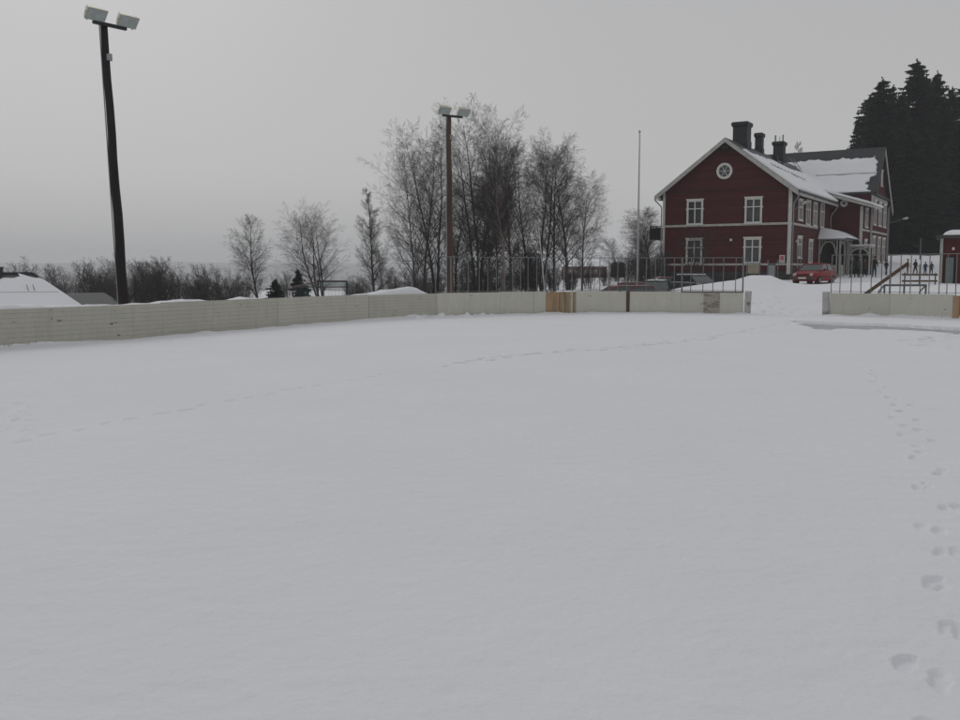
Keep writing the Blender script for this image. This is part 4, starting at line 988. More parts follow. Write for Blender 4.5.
PE = [(907.3, 276, 84, 17.0, 'red', 'navy', 'black', 'child in a bright red jacket and dark blue trousers on the snow', 0, 1.2),
      (915.0, 276, 86, 16.6, 'purple', 'purple', 'black', 'child dressed all in dark purple standing on the snow', 1, 1.9),
      (925.0, 276.3, 84, 14.2, 'blue', 'navy', 'navy', 'child in a blue jacket on the snow near the red shed', 2, -1.0),
      (931.0, 276.6, 83, 14.0, 'green', 'black', 'green', 'child in a dark green jacket nearest the red shed', 0, 2.4),
      (886.0, 275.5, 82, 15.5, 'black', 'navy', 'grey', 'child in a black jacket and grey hat by the house corner windows', 1, .4),
      (874.0, 275.8, 79.5, 19.5, 'black', 'teal', 'black', 'person in a black coat and green trousers below the gable windows', 0, .2),
      (864.6, 275.4, 80.0, 17.0, 'brown', 'navy', 'black', 'person in a brown jacket between the canopy posts', 2, -.4),
      (858.6, 275.3, 81.0, 18.0, 'grey', 'black', 'black', 'person in a grey jacket under the arched canopy', 0, .8),
      (852.6, 275.2, 80.5, 18.4, 'green', 'black', 'green', 'person in dark green at the left post of the canopy', 1, -.9)]
for i, (px_, py_, Y_, hp, j_, t_, h_, lb, po, fa) in enumerate(PE):
    q_ = at(px_, py_, Y_); g = gz(q_.x, Y_); hh = at(px_, py_ - hp, Y_).z - g
    make_person('person', (q_.x, Y_, g - .02), min(max(hh, 1.25), 1.85), fa, J[j_], J[t_], lb, J[h_], po, i)

# ------------------------------------------------------------------ yard furniture on the right
def framed(px0, px1, py, Y, posts, label, name, cat, m_, r_=.05, square=False, back=None, rails=None):
    a = at(px0, py, Y); b = at(px1, py, Y); g = gz((a.x + b.x) / 2, Y); root = empty(name, ((a.x + b.x) / 2, Y, g), label=label, cat=cat)
    for yy in (rails or [py]):
        z = at(px0, yy, Y).z - g; m = MB()
        (m.bar if square else m.tube)(*(((a.x - root.location.x, 0, z), (b.x - root.location.x, 0, z), r_ * 2, r_ * 2.4) if square else ([(a.x - root.location.x, 0, z), (b.x - root.location.x, 0, z)], r_, 8))); m.build('rail', m_, root)
    for px_, pt in posts:
        q_ = at(px_, pt, Y); m = MB(); x = q_.x - root.location.x; y = .11 if square else 0; m.tube([(x, y, -.3), (x, y, q_.z - g)], r_ * .9, 8); m.build('post', m_, root)
    if back:
        z = at(px0, py, Y).z - g
        for x in (a.x, b.x): m = MB(); x -= root.location.x; m.tube([(x, 0, z), (x + .1, back, z * .6), (x + .1, back, -.2)], r_ * .8, 8); m.build('brace', m_, root)
    return root
framed(902.3, 937.5, 274.7, 56, [(905.8, 272.5), (921.0, 264.5), (936.5, 273)], 'two brown horizontal timber rails on posts in front of the children', 'rail_fence', 'rail fence', M['bareC'], .045, True, rails=[274.7, 281.0])
framed(884.3, 926.0, 285.2, 44, [(884.6, 285), (904.3, 285), (926, 285)], 'low grey green steel goal frame behind the right rink wall', 'goal_frame', 'goal frame', M['steeld'], .05, back=.8)
# plank leaning on the fence
s1_ = PR.px(867.5); s2_ = PR.px(905.5); a2 = PR.at(s1_) + PR.nrm(s1_) * .19; b2 = PR.at(s2_) + PR.nrm(s2_) * .19
za = at(867.5, 292, a2[1]).z; zb2 = at(905.5, 263, b2[1]).z; A_ = Vector((a2[0], a2[1], za)); B_ = Vector((b2[0], b2[1], zb2)); D_ = (B_ - A_).normalized(); A0 = A_ - D_ * .9; 
m = MB(); m.bar(Vector((0, 0, 0)), B_ - A0, .05, .13); tag(m.build('plank', M['bareC'], None, False, A0), 'brown plank leaning diagonally behind the fence posts right of the gap', 'plank')
# thin climbing posts between the children
q_ = at(921, 275, 92); g = gz(q_.x, 92)
q2 = at(921.0, 240, 100); g = gz(q2.x, 100); m = MB(); m.tube([(0, 0, -.3), (0, 0, at(921, 238, 100).z - g)], [.09, .07], 8); tag(m.build('post', M['steeld'], None, True, (q2.x, 100, g)), 'tall thin grey post at the foot of the spruces', 'post')
# handball goal on the left beyond the wall
Yg = 49.0; g0 = at(347, 299, Yg).z - .35
goal = empty('football_goal', (at(333, 300, Yg).x, Yg, g0), label='dark football goal with green netting beyond the left rink wall', cat='football goal')
ox = goal.location.x; T = at(347, 281.3, Yg).z - g0
xr = at(347, 290, Yg).x - ox; xl = at(318, 290, Yg).x - ox; q_ = at(293, 287, Yg + 3.4); xb = q_.x - ox; zb_ = q_.z - g0 
m = MB(); m.tube([(xr, 0, -.3), (xr, 0, T)], .045, 8); m.build('post', M['goald'], goal)
m = MB(); m.tube([(xl, 0, -.3), (xl, 0, T)], .045, 8); m.build('post', M['goald'], goal)
m = MB(); m.tube([(xl, 0, T), (xr, 0, T)], .045, 8); m.build('crossbar', M['goald'], goal)
m = MB(); m.tube([(xl, 0, T), (xb, 3.4, zb_), (xb, 3.4, -.3)], .04, 8); m.build('stay', M['goalr'], goal)
xb2 = xr - .35
m = MB(); m.tube([(xr, 0, T), (xb2, 3.4, zb_), (xb, 3.4, zb_)], .03, 8); m.build('stay', M['goalr'], goal)
m = MB()
def netq(P0, P1, P2, P3, n1, n2, r_=.006):
    for i in range(n1 + 1):
        t = i / n1; a = Vector(P0).lerp(Vector(P1), t); b = Vector(P3).lerp(Vector(P2), t); m.tube([a, a.lerp(b, .5) - Vector((0, 0, .04)), b], r_, 3, False)
    for i in range(n2 + 1):
        t = i / n2; a = Vector(P0).lerp(Vector(P3), t); b = Vector(P1).lerp(Vector(P2), t); m.tube([a, a.lerp(b, .5) - Vector((0, 0, .04)), b], r_, 3, False)
netq((xb, 3.4, zb_), (xb2, 3.4, zb_), (xb2, 3.4, 0), (xb, 3.4, 0), 16, 9, .0045)
netq((xl, 0, T), (xr, 0, T), (xb2, 3.4, zb_), (xb, 3.4, zb_), 14, 14, .0045)
netq((xl, 0, T), (xb, 3.4, zb_), (xb, 3.4, 0), (xl, 0, 0), 14, 9, .0045)
m.build('net', M['net'], goal)

# ------------------------------------------------------------------ bare trees
class Bare:
    """a leafless tree: tapering trunk and limbs in one mesh, branches and hanging twigs in another"""
    def __init__(self, seed): self.r = random.Random(seed); self.T = MB(); self.C = MB()
    def tri(self, mb, pts, rad, n=3):
        vs = []; o = len(mb.v); np_ = len(pts)
        for i, p in enumerate(pts):
            d = pts[min(i + 1, np_ - 1)] - pts[max(i - 1, 0)]
            s = Vector((d.y, -d.x, 0)); 
            if s.length < 1e-6: s = Vector((1, 0, 0))
            s.normalize(); t = d.cross(s); t.normalize(); q = rad[i]
            for k in range(n):
                a = 2 * pi * k / n; mb.v.append(tuple(p + s * (cos(a) * q) + t * (sin(a) * q)))
        for i in range(np_ - 1):
            b = o + i * n
            for k in range(n): mb.f.append((b + k, b + (k + 1) % n, b + n + (k + 1) % n, b + n + k)); mb.mi.append(0)
    def limb(self, p, d, L, rad, lvl, cfg):
        r = self.r; n = (10, 7, 5, 4, 3)[min(lvl, 4)]
        pts = [p.copy()]; dirs = [d.copy()]; dd = d.copy()
        wob = (.045, .085, .10, .09, .08)[min(lvl, 4)]; grav = cfg['grav'][lvl]
        for i in range(n):
            dd = (dd + Vector((r.gauss(0, wob), r.gauss(0, wob), r.gauss(0, wob * .6) + grav * (i + 1) / n))).normalized()
            pts.append(pts[-1] + dd * (L / n)); dirs.append(dd.copy())
        rads = [max(rad * (1 - i / n) ** .8, rad * .12, .0036) for i in range(n + 1)]
        self.tri(self.T if lvl <= 1 else self.C, pts, rads, 8 if lvl == 0 else 5 if lvl == 1 else 3)
        if lvl >= cfg['depth']: return
        cnt = cfg['n'][lvl]; a0 = cfg['start'][lvl]
        for j in range(cnt):
            t = a0 + (1 - a0) * ((j + r.random() * .8) / cnt); t = min(t, .985); f = t * n; i = min(int(f), n - 1); q = pts[i].lerp(pts[i + 1], f - i)
            ax = dirs[i + 1]; ang = radians(r.gauss(cfg['ang'][lvl], 9)); az = j * 2.4 + r.uniform(-.5, .5)
            s = ax.orthogonal().normalized(); u = ax.cross(s); nd = (ax * cos(ang) + (s * cos(az) + u * sin(az)) * sin(ang)).normalized()
            if lvl == 0: cl = L * cfg['len'][0] * cfg['shape'](t) * r.uniform(.75, 1.15)
            else: cl = L * cfg['len'][lvl] * (1.05 - .55 * t) * r.uniform(.6, 1.25)
            self.limb(q, nd, cl, max(rads[i] * cfg['rr'][lvl], .005), lvl + 1, cfg)
    def finish(self, name_t='trunk', bark='bark', twig='twig'):
        def mk(mb, nm, mt):
            me = bpy.data.meshes.new(nm); v = np.array(mb.v, np.float32); f = np.array(mb.f, np.int32)
            me.vertices.add(len(v)); me.vertices.foreach_set('co', v.ravel()); me.loops.add(f.size); me.loops.foreach_set('vertex_index', f.ravel())
            me.polygons.add(len(f)); me.polygons.foreach_set('loop_start', np.arange(0, f.size, 4, dtype=np.int32)); me.polygons.foreach_set('loop_total', np.full(len(f), 4, np.int32))
            me.update(calc_edges=True); me.materials.append(M[mt]); me.polygons.foreach_set('use_smooth', np.ones(len(f), bool)); return me
        return mk(self.T, 'trunk', bark), mk(self.C, 'crown', twig)
def birch(seed, H=16, forks=1, spread=1.0, dense=1.0, droop=-.25, narrow=1.0, start=.22, taper=.72, bark='bark', twig='twig'):
    b = Bare(seed); r = b.r
    cfg = dict(depth=4, n=[int(30 * dense), int(14 * dense), 7, 5], start=[start, .15, .12, .1], ang=[38, 36, 34, 34], len=[.50 * spread, .50, .50, .62], rr=[.42, .55, .6, .7],
               grav=[.03, .08, droop * .15, droop * .2, droop * .4], shape=lambda t: (1.12 - taper * t) * min(1, .55 + 1.4 * (t - start)) * narrow)
    for k in range(forks):
        if forks == 1: d = Vector((r.uniform(-.03, .03), r.uniform(-.03, .03), 1)); h = H
        else: a = k * 2 * pi / forks + r.uniform(-.5, .5); tl = r.uniform(.13, .30) * (0.4 if k == 0 else 1); d = Vector((cos(a) * tl, sin(a) * tl * .8, 1)).normalized(); h = H * r.uniform(.82, 1.0)
        c2 = dict(cfg); 
        if forks > 1: c2['n'] = [int(19 * dense), int(10 * dense), 6, 5]
        b.limb(Vector((r.uniform(-.1, .1), r.uniform(-.1, .1), -.4)), d, h, .0115 * H if forks == 1 else .0095 * H, 0, c2)
    return b.finish(bark=bark, twig=twig)
def bush(seed, H=4, stems=12, twig='twig', tilt=.35):
    b = Bare(seed); r = b.r
    cfg = dict(depth=3, n=[12, 7, 5], start=[.15, .12, .1], ang=[30, 34, 36], len=[.42, .55, .6], rr=[.5, .6, .7], grav=[.06, .04, .02, 0], shape=lambda t: 1.1 - .6 * t)
    for k in range(stems):
        a = r.uniform(0, 2 * pi); tl = r.uniform(.05, tilt); rr = r.uniform(0, .9)
        b.limb(Vector((cos(a) * rr, sin(a) * rr, -.3)), Vector((cos(a) * tl, sin(a) * tl, 1)).normalized(), H * r.uniform(.6, 1.0), .016 * H * .6, 0, cfg)
    return b.finish(twig=twig)
BT_ = {'A': birch(11, 16, 1), 'B': birch(12, 16, 2, 1.0), 'C': birch(13, 16, 1, .9, 1.4, -.35, twig='twigr'), 'D': birch(14, 16, 3, .95), 'N': birch(15, 16, 1, .66, 1.15, -.15, start=.1, taper=.98), 'K': birch(19, 16, 1, 1.0, 1.1, -.6, start=.14, taper=.9), 'E': birch(16, 16, 1, 1.1, 1.1, -.2, start=.16), 'P': birch(17, 16, 1, .6, .8, -.3, bark='pink', start=.4), 'L': birch(18, 16, 4, 1.15, .9, -.1, start=.25)}
BU_ = {'a': bush(31, 4, 15, tilt=.25), 'b': bush(32, 4, 20, tilt=.4), 'd': bush(34, 4, 26, 'needle', .6), 'c': bush(33, 4, 13, 'twigr', .22)}
NOM = {}
def put(kind, px, topy, Y, name, label, cat, group, base=None, rz=0.0, wx=1.0, lib=BT_, nominal=16.0):
    key = (nominal, kind)
    if key not in NOM: NOM[key] = max(max(v.co.z for v in me.vertices) for me in lib[kind])
    nominal = NOM[key]
    t = at(px, topy, Y); g = gz(t.x, Y) if base is None else base; s = (t.z - g) / nominal
    root = empty(name, (t.x, Y, g), rz, label=label, cat=cat, group=group); root.scale = (s * wx, s * wx, s)
    for nm, me in zip(('trunk', 'crown'), lib[kind]):
        o = bpy.data.objects.new(nm, me); COL.objects.link(o); o.parent = root
    return root
G_ = 'bare birches behind the rink'
put('A', 424, 120, 74, 'birch_tree', 'leafless birch at the left end of the big group, left of the brown mast', 'tree', G_, rz=.3, wx=.85)
put('B', 436, 117, 77, 'birch_tree', 'leafless birch with crossing limbs directly behind the brown mast', 'tree', G_, rz=1.0)
put('E', 414, 143, 72, 'birch_tree', 'low spreading leafless birch on the left edge of the big group', 'tree', G_, rz=2.3, wx=.68)
put('D', 478, 100, 75, 'birch_tree', 'tallest forked leafless birch just right of the brown mast', 'tree', G_, rz=.5)
put('A', 497, 99, 80, 'birch_tree', 'tall leafless birch topping the middle of the big group', 'tree', G_, rz=3.1, wx=.7)
put('C', 513, 131, 70, 'birch_tree', 'dense reddish twigged birch in the middle of the big group', 'tree', G_, rz=1.7, wx=.95)
put('C', 487, 172, 72, 'birch_tree', 'dense low birch filling the space below the forked one', 'tree', G_, rz=4.1, wx=1.15)
put('P', 502, 150, 66, 'birch_tree', 'birch with a pale pinkish trunk in the middle of the big group', 'tree', G_, rz=.9)
put('B', 541, 139, 73, 'birch_tree', 'leafless birch with a forked crown right of the dense one', 'tree', G_, rz=2.2, wx=1.15)
put('A', 556, 128, 76, 'birch_tree', 'tall narrow leafless birch right of the centre of the big group', 'tree', G_, rz=5.0, wx=.95)
put('E', 569, 134, 71, 'birch_tree', 'wide leafless birch at the right end of the big group', 'tree', G_, rz=.2, wx=1.0)
put('E', 583, 172, 74, 'birch_tree', 'lower leafless birch on the right edge of the big group', 'tree', G_, rz=2.9, wx=.8)
put('A', 527, 140, 80, 'birch_tree', 'birch standing behind the right flank of the dense reddish one', 'tree', G_, rz=3.9)
put('C', 455, 178, 82, 'birch_tree', 'lower birch standing behind the foot of the brown mast', 'tree', G_, rz=.1, wx=1.1)
put('K', 258, 213, 76, 'birch_tree', 'slender drooping birch above the left rink wall, leftmost of the lone birches', 'tree', None, rz=1.1, wx=1.1)
put('L', 321, 195, 72, 'birch_tree', 'many stemmed spreading tree behind the football goal', 'tree', None, rz=.4, wx=1.3)
put('N', 372, 186, 78, 'birch_tree', 'single slim upright birch right of the football goal', 'tree', None, rz=.4)
put('E', 383, 245, 110, 'birch_tree', 'small hazy birch far behind the slim upright one', 'tree', None, rz=1.4)
put('E', 619, 235, 92, 'birch_tree', 'small round bare tree left of the flagpole', 'tree', 'bare trees between flagpole and house', rz=.7, wx=1.35)
put('C', 652, 205, 88, 'birch_tree', 'dense bare tree against the left corner of the red house', 'tree', 'bare trees between flagpole and house', rz=2.1, wx=1.6)
put('E', 636, 228, 96, 'birch_tree', 'bare tree seen straight behind the flagpole', 'tree', 'bare trees between flagpole and house', rz=3.3, wx=1.4)
put('L', 694, 222, 66, 'birch_tree', 'little bare tree in front of the left gable windows', 'tree', None, rz=3.9, wx=1.2)
put('N', 788, 142, 125, 'birch_tree', 'bare treetop showing over the house roof beside the third chimney', 'tree', 'treetops over the house roof', rz=.9, wx=.8)
put('N', 803, 141, 128, 'birch_tree', 'bare treetop showing over the ridge of the back roof', 'tree', 'treetops over the house roof', rz=2.0, wx=.7)
# trunks-and-brush row to either side, each one its own plant
rr_ = random.Random(8); desc = ['low', 'tall', 'thin', 'dense', 'leaning', 'round', 'ragged', 'upright']
BL = [(3, 255, 95, 'a', 'behind the chimney of the snowy roof'), (44, 262, 110, 'c', 'faint behind the right slope of the snowy roof'), (56, 265, 120, 'b', 'faintest of those over the snowy roof'), (68, 268, 118, 'a', 'low beside the dark roof'),
      (92, 262, 100, 'c', 'above the dark roof'), (103, 251, 98, 'a', 'left of the black mast, tallest there'), (113, 258, 97, 'b', 'touching the black mast on its left'), (133, 260, 74, 'c', 'just right of the black mast'), (144, 254, 71, 'c', 'tallest of the brush right of the black mast'),
      (156, 255, 76, 'a', 'pointed, in the middle of the brush right of the mast'), (170, 260, 73, 'c', 'round, ending the high brush right of the mast'), (182, 270, 86, 'c', 'lower, where the brush dips'), (192, 276, 96, 'b', 'lowest in the dip of the brush'), (203, 268, 78, 'a', 'behind the first snow mound'),
      (215, 262, 76, 'c', 'taller, left of the slender birch'), (227, 266, 72, 'b', 'dense, at the foot of the slender birch on its left'), (240, 270, 70, 'a', 'dense, touching the slender birch trunk'), (285, 270, 82, 'c', 'between the slender birch and the football goal'), (352, 272, 86, 'a', 'right of the football goal'), (362, 276, 90, 'b', 'at the foot of the slim birch'), (396, 266, 84, 'c', 'at the left foot of the big birches')]
for px_, ty, Y_, k_, lb in BL: put(k_, px_, ty, Y_, 'bare_bush', 'bare brown bush ' + lb, 'bush', 'bare bushes beyond the left wall', rz=rr_.uniform(0, 6), lib=BU_, nominal=4.0, wx=rr_.uniform(.8, 1.15), base=min(gz(xat(px_, Y_), Y_), -1.0) if px_ < 250 else None)
BR = [(418, 262, 80, 'a', 'left of the brown mast foot'), (432, 258, 76, 'b', 'beside the brown mast foot'), (466, 255, 78, 'c', 'right of the brown mast foot'), (482, 250, 74, 'b', 'under the forked birch'), (498, 255, 76, 'a', 'beside the pink trunk'), (517, 252, 72, 'c', 'under the dense reddish birch'), (553, 256, 78, 'a', 'right of the dark juniper'),
      (571, 262, 76, 'b', 'under the wide birch'), (589, 262, 82, 'c', 'at the right foot of the big birches'), (606, 262, 92, 'a', 'in the gap before the flagpole'), (617, 258, 95, 'b', 'under the small round tree'), (628, 252, 90, 'c', 'left of the flagpole foot'), (641, 246, 84, 'a', 'right of the flagpole'), (650, 240, 80, 'b', 'under the house balcony'), (658, 250, 76, 'c', 'touching the left corner of the house')]
for px_, ty, Y_, k_, lb in BR: put(k_, px_, ty, Y_, 'bare_bush', 'bare undergrowth bush ' + lb, 'bush', 'undergrowth along the birches', rz=rr_.uniform(0, 6), lib=BU_, nominal=4.0, wx=rr_.uniform(.8, 1.1))

# ------------------------------------------------------------------ spruces
def spruce(seed, H=25, R=4.4, dens=1.0, low=.03, pw=.68):
    r = random.Random(seed); T = MB(); T.tube([(0, 0, -.5), (0, 0, H * .5), (0, 0, H)], [.012 * H, .007 * H, .01], 7)
    V = []; Fc = []
    def q(a, b, c): o = len(V); V.extend((a, b, c)); Fc.append((o, o + 1, o + 2))
    z = H * low; n = 0
    while z < H * .992:
        t = z / H; rad = R * (1 - t) ** pw * (1 + .12 * sin(z * 1.7 + seed)) + .12
        nb = max(4, int((9 + 4 * (1 - t)) * dens))
        for k in range(nb):
            a = r.uniform(0, 2 * pi); L = rad * r.uniform(.55, 1.15) * (1 + .22 * sin(a * 2 + z * .5 + seed) + .12 * sin(a * 3 - z * .9)); up = .25 * t - .10; dv = Vector((cos(a), sin(a), 0)); sd = Vector((-sin(a), cos(a), 0))
            ns = max(3, int(L / .42)); zz = z + r.uniform(-.2, .2)
            for i in range(ns):
                f0 = i / ns; f1 = (i + 1.35) / ns
                def P(f): return dv * (L * f) + Vector((0, 0, zz + L * (up * f - .30 * f * f + (.14 * f ** 4))))
                p0, p1 = P(f0), P(min(f1, 1.04)); w = (.16 + .30 * L * (1 - f0) * .42 + .06)
                for s_ in (-1, 1):
                    tip = p1 + sd * (s_ * w * r.uniform(.6, 1.2)) + Vector((0, 0, -r.uniform(.05, .28))); q(p0, p1, tip)
                    q(p0 + sd * s_ * .05, p0.lerp(p1, .6) + sd * (s_ * w * .35), p0.lerp(p1, .5) + sd * (s_ * w * .3) + Vector((0, 0, -r.uniform(.22, .55))))
        z += r.uniform(.6, 1.4) * (.34 if t < .8 else .25) * (1.1 if H > 10 else .5) / max(.7, dens); n += 1
    # upright leader
    for k in range(10):
        a = r.uniform(0, 6.3); q(Vector((0, 0, H - .9 + k * .08)), Vector((0, 0, H - .6 + k * .08)), Vector((cos(a) * .22, sin(a) * .22, H - .55 + k * .09)))
    me = bpy.data.meshes.new('crown'); v = np.array([tuple(p) for p in V], np.float32); f = np.array(Fc, np.int32)
    me.vertices.add(len(v)); me.vertices.foreach_set('co', v.ravel()); me.loops.add(f.size); me.loops.foreach_set('vertex_index', f.ravel()); me.polygons.add(len(f))
    me.polygons.foreach_set('loop_start', np.arange(0, f.size, 3, dtype=np.int32)); me.polygons.foreach_set('loop_total', np.full(len(f), 3, np.int32)); me.update(calc_edges=True); me.materials.append(M['needle'])
    return T.mesh('trunk', M['ntrunk'], True), me
SP = {'a': spruce(1), 'b': spruce(2, 25, 5.0), 'c': spruce(3, 25, 4.0, .9), 'd': spruce(4, 25, 5.4, 1.05)}
FR = [(883, 76, 103, 'b', 'leftmost tall spruce, rising over the right end of the roof', 1.25), (893, 84, 110, 'c', 'spruce tucked behind the leftmost tall one', 1.1), (871, 93, 108, 'd', 'spruce with its left edge over the house roof', 1.05), (902, 92, 104, 'a', 'shorter spruce in the notch left of the tallest', 1.1),
      (918, 58, 108, 'd', 'tallest spruce of the dark wood', 1.15), (927, 74, 115, 'a', 'spruce leaning on the right flank of the tallest', 1.1), (938, 69, 110, 'b', 'second tallest spruce, right of the tallest', 1.0), (952, 86, 106, 'c', 'spruce near the right edge with gaps in its crown', 1.3), (966, 80, 112, 'a', 'spruce cut by the right edge of the picture', 1.3), (945, 98, 102, 'd', 'shorter spruce in front of the second tallest', 1.1),
      (859, 116, 112, 'c', 'low spruce furthest left, half behind the house roof', 1.15), (910, 120, 99, 'b', 'front spruce below the tallest', 1.3), (928, 130, 98, 'd', 'front spruce left of the shed roof', 1.2), (893, 130, 99, 'a', 'front spruce beside the far gable', 1.3), (958, 125, 99, 'b', 'front spruce above the shed', 1.3), (985, 95, 110, 'd', 'spruce outside the dark wood on the right', 1.3), (1005, 110, 105, 'c', 'last spruce of the wood on the right', 1.3),
      (878, 125, 118, 'd', 'spruce behind the far gable', 1.4), (900, 150, 122, 'b', 'spruce deep in the wood by the house', 1.6), (920, 140, 124, 'd', 'spruce deep in the middle of the wood', 1.6), (940, 145, 122, 'a', 'spruce deep behind the shed', 1.6), (962, 140, 120, 'd', 'spruce deep at the right edge', 1.6)]
for px_, ty, Y_, k_, lb, wx in FR:
    wx *= 1.2; Y_ = 114 + (Y_ - 98) * .8; put(k_, px_, ty, Y_, 'spruce_tree', 'dark ' + lb, 'tree', 'spruces behind the house', rz=rr_.uniform(0, 6), lib=SP, nominal=25.0, wx=wx)
SP['s'] = spruce(7, 6, 1.9, .9, .02); pass
put('s', 298, 268, 60, 'spruce_tree', 'small dark spruce at the left end of the football goal', 'tree', 'small spruces near the goal', lib=SP, nominal=6.0, wx=1.0)
put('s', 275, 278, 62, 'spruce_tree', 'smaller dark spruce left of the football goal', 'tree', 'small spruces near the goal', lib=SP, nominal=6.0, wx=1.3, rz=2)
put('d', 533, 236, 78, 'dense_shrub', 'broad dark evergreen shrub at the foot of the big birches', 'shrub', None, lib=BU_, nominal=4.0, wx=.95, rz=1)

# ------------------------------------------------------------------ houses beyond the left wall
def hip_house(R1px, Y, rot, Lr, ez_dy, D, e, label, snowy, base):
    a = at(*R1px, Y); root = empty('far_house', (a.x, a.y, base), rot, label=label, cat='house'); rz = a.z - base; ez = rz - ez_dy
    R0 = Vector((-Lr, 0, rz)); R1 = Vector((0, 0, rz)); A = Vector((-Lr - e, -D, ez)); B = Vector((e, -D, ez)); C_ = Vector((e, D, ez)); Dd = Vector((-Lr - e, D, ez))
    m = MB(); m.add([R0, R1, A, B, C_, Dd], [(2, 3, 1, 0), (3, 4, 1), (4, 5, 0, 1), (5, 2, 0), (5, 4, 3, 2)]); m.build('roof', M['slate'], root)
    m = MB(); m.box(A.x + .5, B.x - .5, -D + .5, D - .5, -.5, ez - .02); m.build('wall', M['farpale'] if snowy else M['farwall'], root)
    return root, R0, R1, A, B
r, R0, R1, A, B = hip_house((32.5, 273.6), 72, radians(31), 16, 2.9, 6.4, 3.2, 'house with a hipped roof under smooth snow at the left edge', True, -4.5)
n1, n2 = 110, 30; m = MB(); vs = []; fs = []
for i in range(n1 + 1):
    u = i / n1
    for j in range(n2 + 1):
        v = j / n2; tp = .86 - .05 * sin(u * 33) - .03 * sin(u * 71 + 1) + (.09 if u > .93 else 0); w = tp * v
        P = A.lerp(B, u).lerp(R0.lerp(R1, u), w); vs.append(P + Vector((0, -.04, .12 * min(1, (1 - v) * 9 + .1) * min(1, v * 6 + .5) + .02)))
for i in range(n1):
    for j in range(n2): k = i * (n2 + 1) + j; fs.append((k, k + n2 + 1, k + n2 + 2, k + 1))
m.add(vs, fs); m.build('roof_snow', M['roofsnow'], r, True)
m = MB(); m.bar(R1 + Vector((.02, 0, .05)), B + Vector((.02, 0, .05)), .10, .12); m.bar(R0 + Vector((0, 0, .04)), R1 + Vector((0, 0, .04)), .2, .14); m.build('ridge_cap', M['chim'], r)
cx_ = -2.3; m = MB(); m.box(cx_ - .28, cx_ + .28, -.3, .3, R0.z - .6, R0.z + .42); m.box(cx_ - .34, cx_ + .34, -.36, .36, R0.z + .421, R0.z + .5); m.build('chimney', M['chim'], r)
def onroof(x, t): P = R1.lerp(Vector((0, -6.4, B.z)), t); return Vector((x, P.y, P.z))
m = MB()
for dx in (0, .42): m.tube([onroof(-.6 + dx, .52) + Vector((0, 0, .08)), onroof(-.68 + dx, .40) + Vector((0, 0, .35))], .022, 5)
m.build('roof_ladder', M['chim'], r)
m = MB(); m.tube([onroof(-16, .52) + Vector((0, 0, .17)), onroof(1.4, .52) + Vector((0, 0, .17))], .014, 5); m.build('snow_guard', M['zinc'], r)
hip_house((104, 292.6), 86, radians(27), 12, 2.2, 5.0, 3.0, 'house with a bare dark grey roof between the snowy roof and the black mast', False, -6.5)
# long building seen through the birches
pa = at(566, 268, 150); pb_ = at(607, 268, 150); g = at(0, 285, 150).z; fb = empty('apartment_building', ((pa.x + pb_.x) / 2, 150, g), label='long low reddish building glimpsed between the birches and the flagpole', cat='building')
wd = (pb_.x - pa.x) / 2; hh = at(0, 266.5, 150).z - g
m = MB(); m.box(-wd, wd, 0, 8, -3, hh); m.build('wall', M['farwall'], fb)
m = MB()
m.add([(-wd - .5, -.6, hh), (wd + .5, -.6, hh), (wd + .5, 8.6, hh), (-wd - .5, 8.6, hh), (-wd - .5, 4, hh + .9), (wd + .5, 4, hh + .9)], [(0, 1, 5, 4), (1, 2, 5), (2, 3, 4, 5), (3, 0, 4), (3, 2, 1, 0)]); m.build('roof', M['roofsnow'], fb)
for row in (.5, 1.75):
    for k in range(7):
        m = MB(); x = -wd + .5 + k * (2 * wd - 1) / 7; m.box(x, x + .55, -.05, -.005, row, row + .65); m.build('window', M['farpale'], fb)
pc = at(621, 266, 115); gq = gz(pc.x, 115); hut = empty('hut', (pc.x, 115, gq), .4, label='small dark red hut left of the flagpole among bare trees', cat='hut'); hz = at(0, 265, 115).z - gq
m = MB(); m.box(-.6, .6, 0, 1.4, -.5, hz); m.build('wall', M['redv'], hut)
m = MB(); m.prism([(-.75, -.2, hz), (.75, -.2, hz), (0, -.2, hz + .4)], (0, 1.8, 0)); m.build('roof', M['felt'], hut)

# ------------------------------------------------------------------ far wooded hills, fading by the air and by haze put into their colour
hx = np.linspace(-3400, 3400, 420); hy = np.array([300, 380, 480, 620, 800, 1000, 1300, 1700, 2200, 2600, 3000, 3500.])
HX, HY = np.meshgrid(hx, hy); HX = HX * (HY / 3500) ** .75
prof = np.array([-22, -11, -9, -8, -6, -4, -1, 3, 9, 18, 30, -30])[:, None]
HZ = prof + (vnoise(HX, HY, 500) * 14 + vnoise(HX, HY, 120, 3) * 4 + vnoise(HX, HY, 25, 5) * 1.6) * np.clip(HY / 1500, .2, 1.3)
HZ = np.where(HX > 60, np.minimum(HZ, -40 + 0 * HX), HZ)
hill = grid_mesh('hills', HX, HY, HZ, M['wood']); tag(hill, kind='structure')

# ------------------------------------------------------------------ air
HAZE = .00045
m = MB(); m.box(-3900, 3900, -2600, 3900, -60, 75); hz_ = m.build('haze', None); hz_.data.materials.clear()
hm = bpy.data.materials.new('haze'); hm.use_nodes = True; nt = hm.node_tree; nt.nodes.clear(); out = nt.nodes.new('ShaderNodeOutputMaterial'); pv = nt.nodes.new('ShaderNodeVolumePrincipled')
pv.inputs['Color'].default_value = (.93, .94, .95, 1); pv.inputs['Density'].default_value = HAZE; nt.links.new(pv.outputs[0], out.inputs['Volume']); hz_.data.materials.append(hm); tag(hz_, kind='stuff')

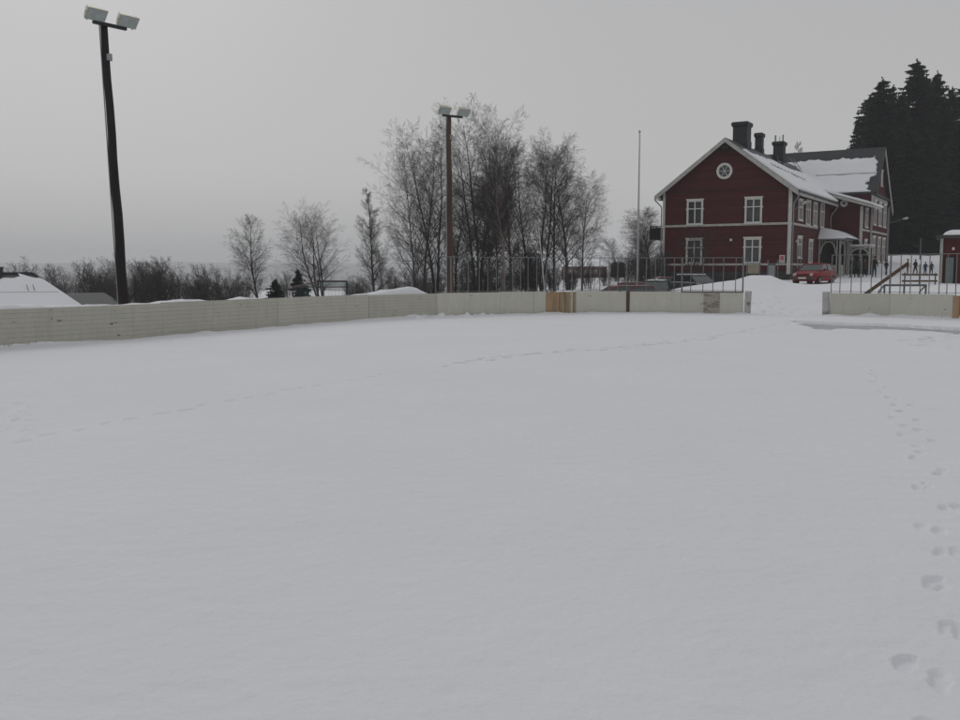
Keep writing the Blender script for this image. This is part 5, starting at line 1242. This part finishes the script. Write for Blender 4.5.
# ------------------------------------------------------------------ light: overcast
w = bpy.data.worlds.new('World'); S.world = w; w.use_nodes = True; nt = w.node_tree; N = nt.nodes; L = nt.links; bg = N['Background']
sky = N.new('ShaderNodeTexSky'); sky.sky_type = 'NISHITA'; sky.sun_disc = False; sky.sun_elevation = radians(32); sky.sun_rotation = radians(-25); sky.air_density = 1.5; sky.dust_density = 6
hs = N.new('ShaderNodeHueSaturation'); hs.inputs['Saturation'].default_value = .12; L.new(sky.outputs[0], hs.inputs['Color'])
tc = N.new('ShaderNodeTexCoord'); sp = N.new('ShaderNodeSeparateXYZ'); L.new(tc.outputs['Generated'], sp.inputs[0])
cr = N.new('ShaderNodeValToRGB'); e = cr.color_ramp.elements; e[0].position = 0.0; e[0].color = (.415, .413, .41, 1); e[1].position = 1.0; e[1].color = (.46, .465, .49, 1)
for p_, c_ in ((.035, (.452, .45, .446, 1)), (.09, (.478, .477, .474, 1)), (.16, (.463, .462, .464, 1)), (.34, (.432, .434, .444, 1))): k = e.new(p_); k.color = c_
L.new(sp.outputs['Z'], cr.inputs['Fac'])
mu = N.new('ShaderNodeMix'); mu.data_type = 'RGBA'; mu.blend_type = 'MULTIPLY'; mu.inputs[0].default_value = 1; L.new(cr.outputs['Color'], mu.inputs[6]); mu.inputs[7].default_value = (10, 10, 10, 1)
mx = N.new('ShaderNodeMix'); mx.data_type = 'RGBA'; mx.inputs[0].default_value = .96; L.new(hs.outputs['Color'], mx.inputs[6]); L.new(mu.outputs[2], mx.inputs[7])
L.new(mx.outputs[2], bg.inputs['Color']); bg.inputs['Strength'].default_value = .1
sd = bpy.data.lights.new('sun', 'SUN'); sd.energy = .5; sd.angle = radians(40); sd.color = (1, .98, .95); so = bpy.data.objects.new('sun', sd); COL.objects.link(so)
el, az = radians(32), radians(-25)
dirv = Vector((sin(az) * cos(el), cos(az) * cos(el), sin(el))); so.rotation_euler = dirv.to_track_quat('Z', 'Y').to_euler()

# ------------------------------------------------------------------ camera
cd = bpy.data.cameras.new('camera'); cd.sensor_width = 36; cd.lens = 36 * F / 960; cd.clip_start = .1; cd.clip_end = 9000
co = bpy.data.objects.new('camera', cd); COL.objects.link(co); co.location = (0, 0, EYE); co.rotation_euler = (pi / 2 - TH, 0, 0); S.camera = co
S.view_settings.view_transform = 'Standard'; S.view_settings.look = 'None'; S.view_settings.gamma = 1; S.view_settings.exposure = 0; S.view_settings.use_curve_mapping = False
S.cycles.max_bounces = 5; S.cycles.diffuse_bounces = 3; S.cycles.glossy_bounces = 2; S.cycles.volume_bounces = 1; S.cycles.use_denoising = True
try: S.cycles.denoiser = 'OPENIMAGEDENOISE'
except Exception: pass
S.render.film_transparent = False
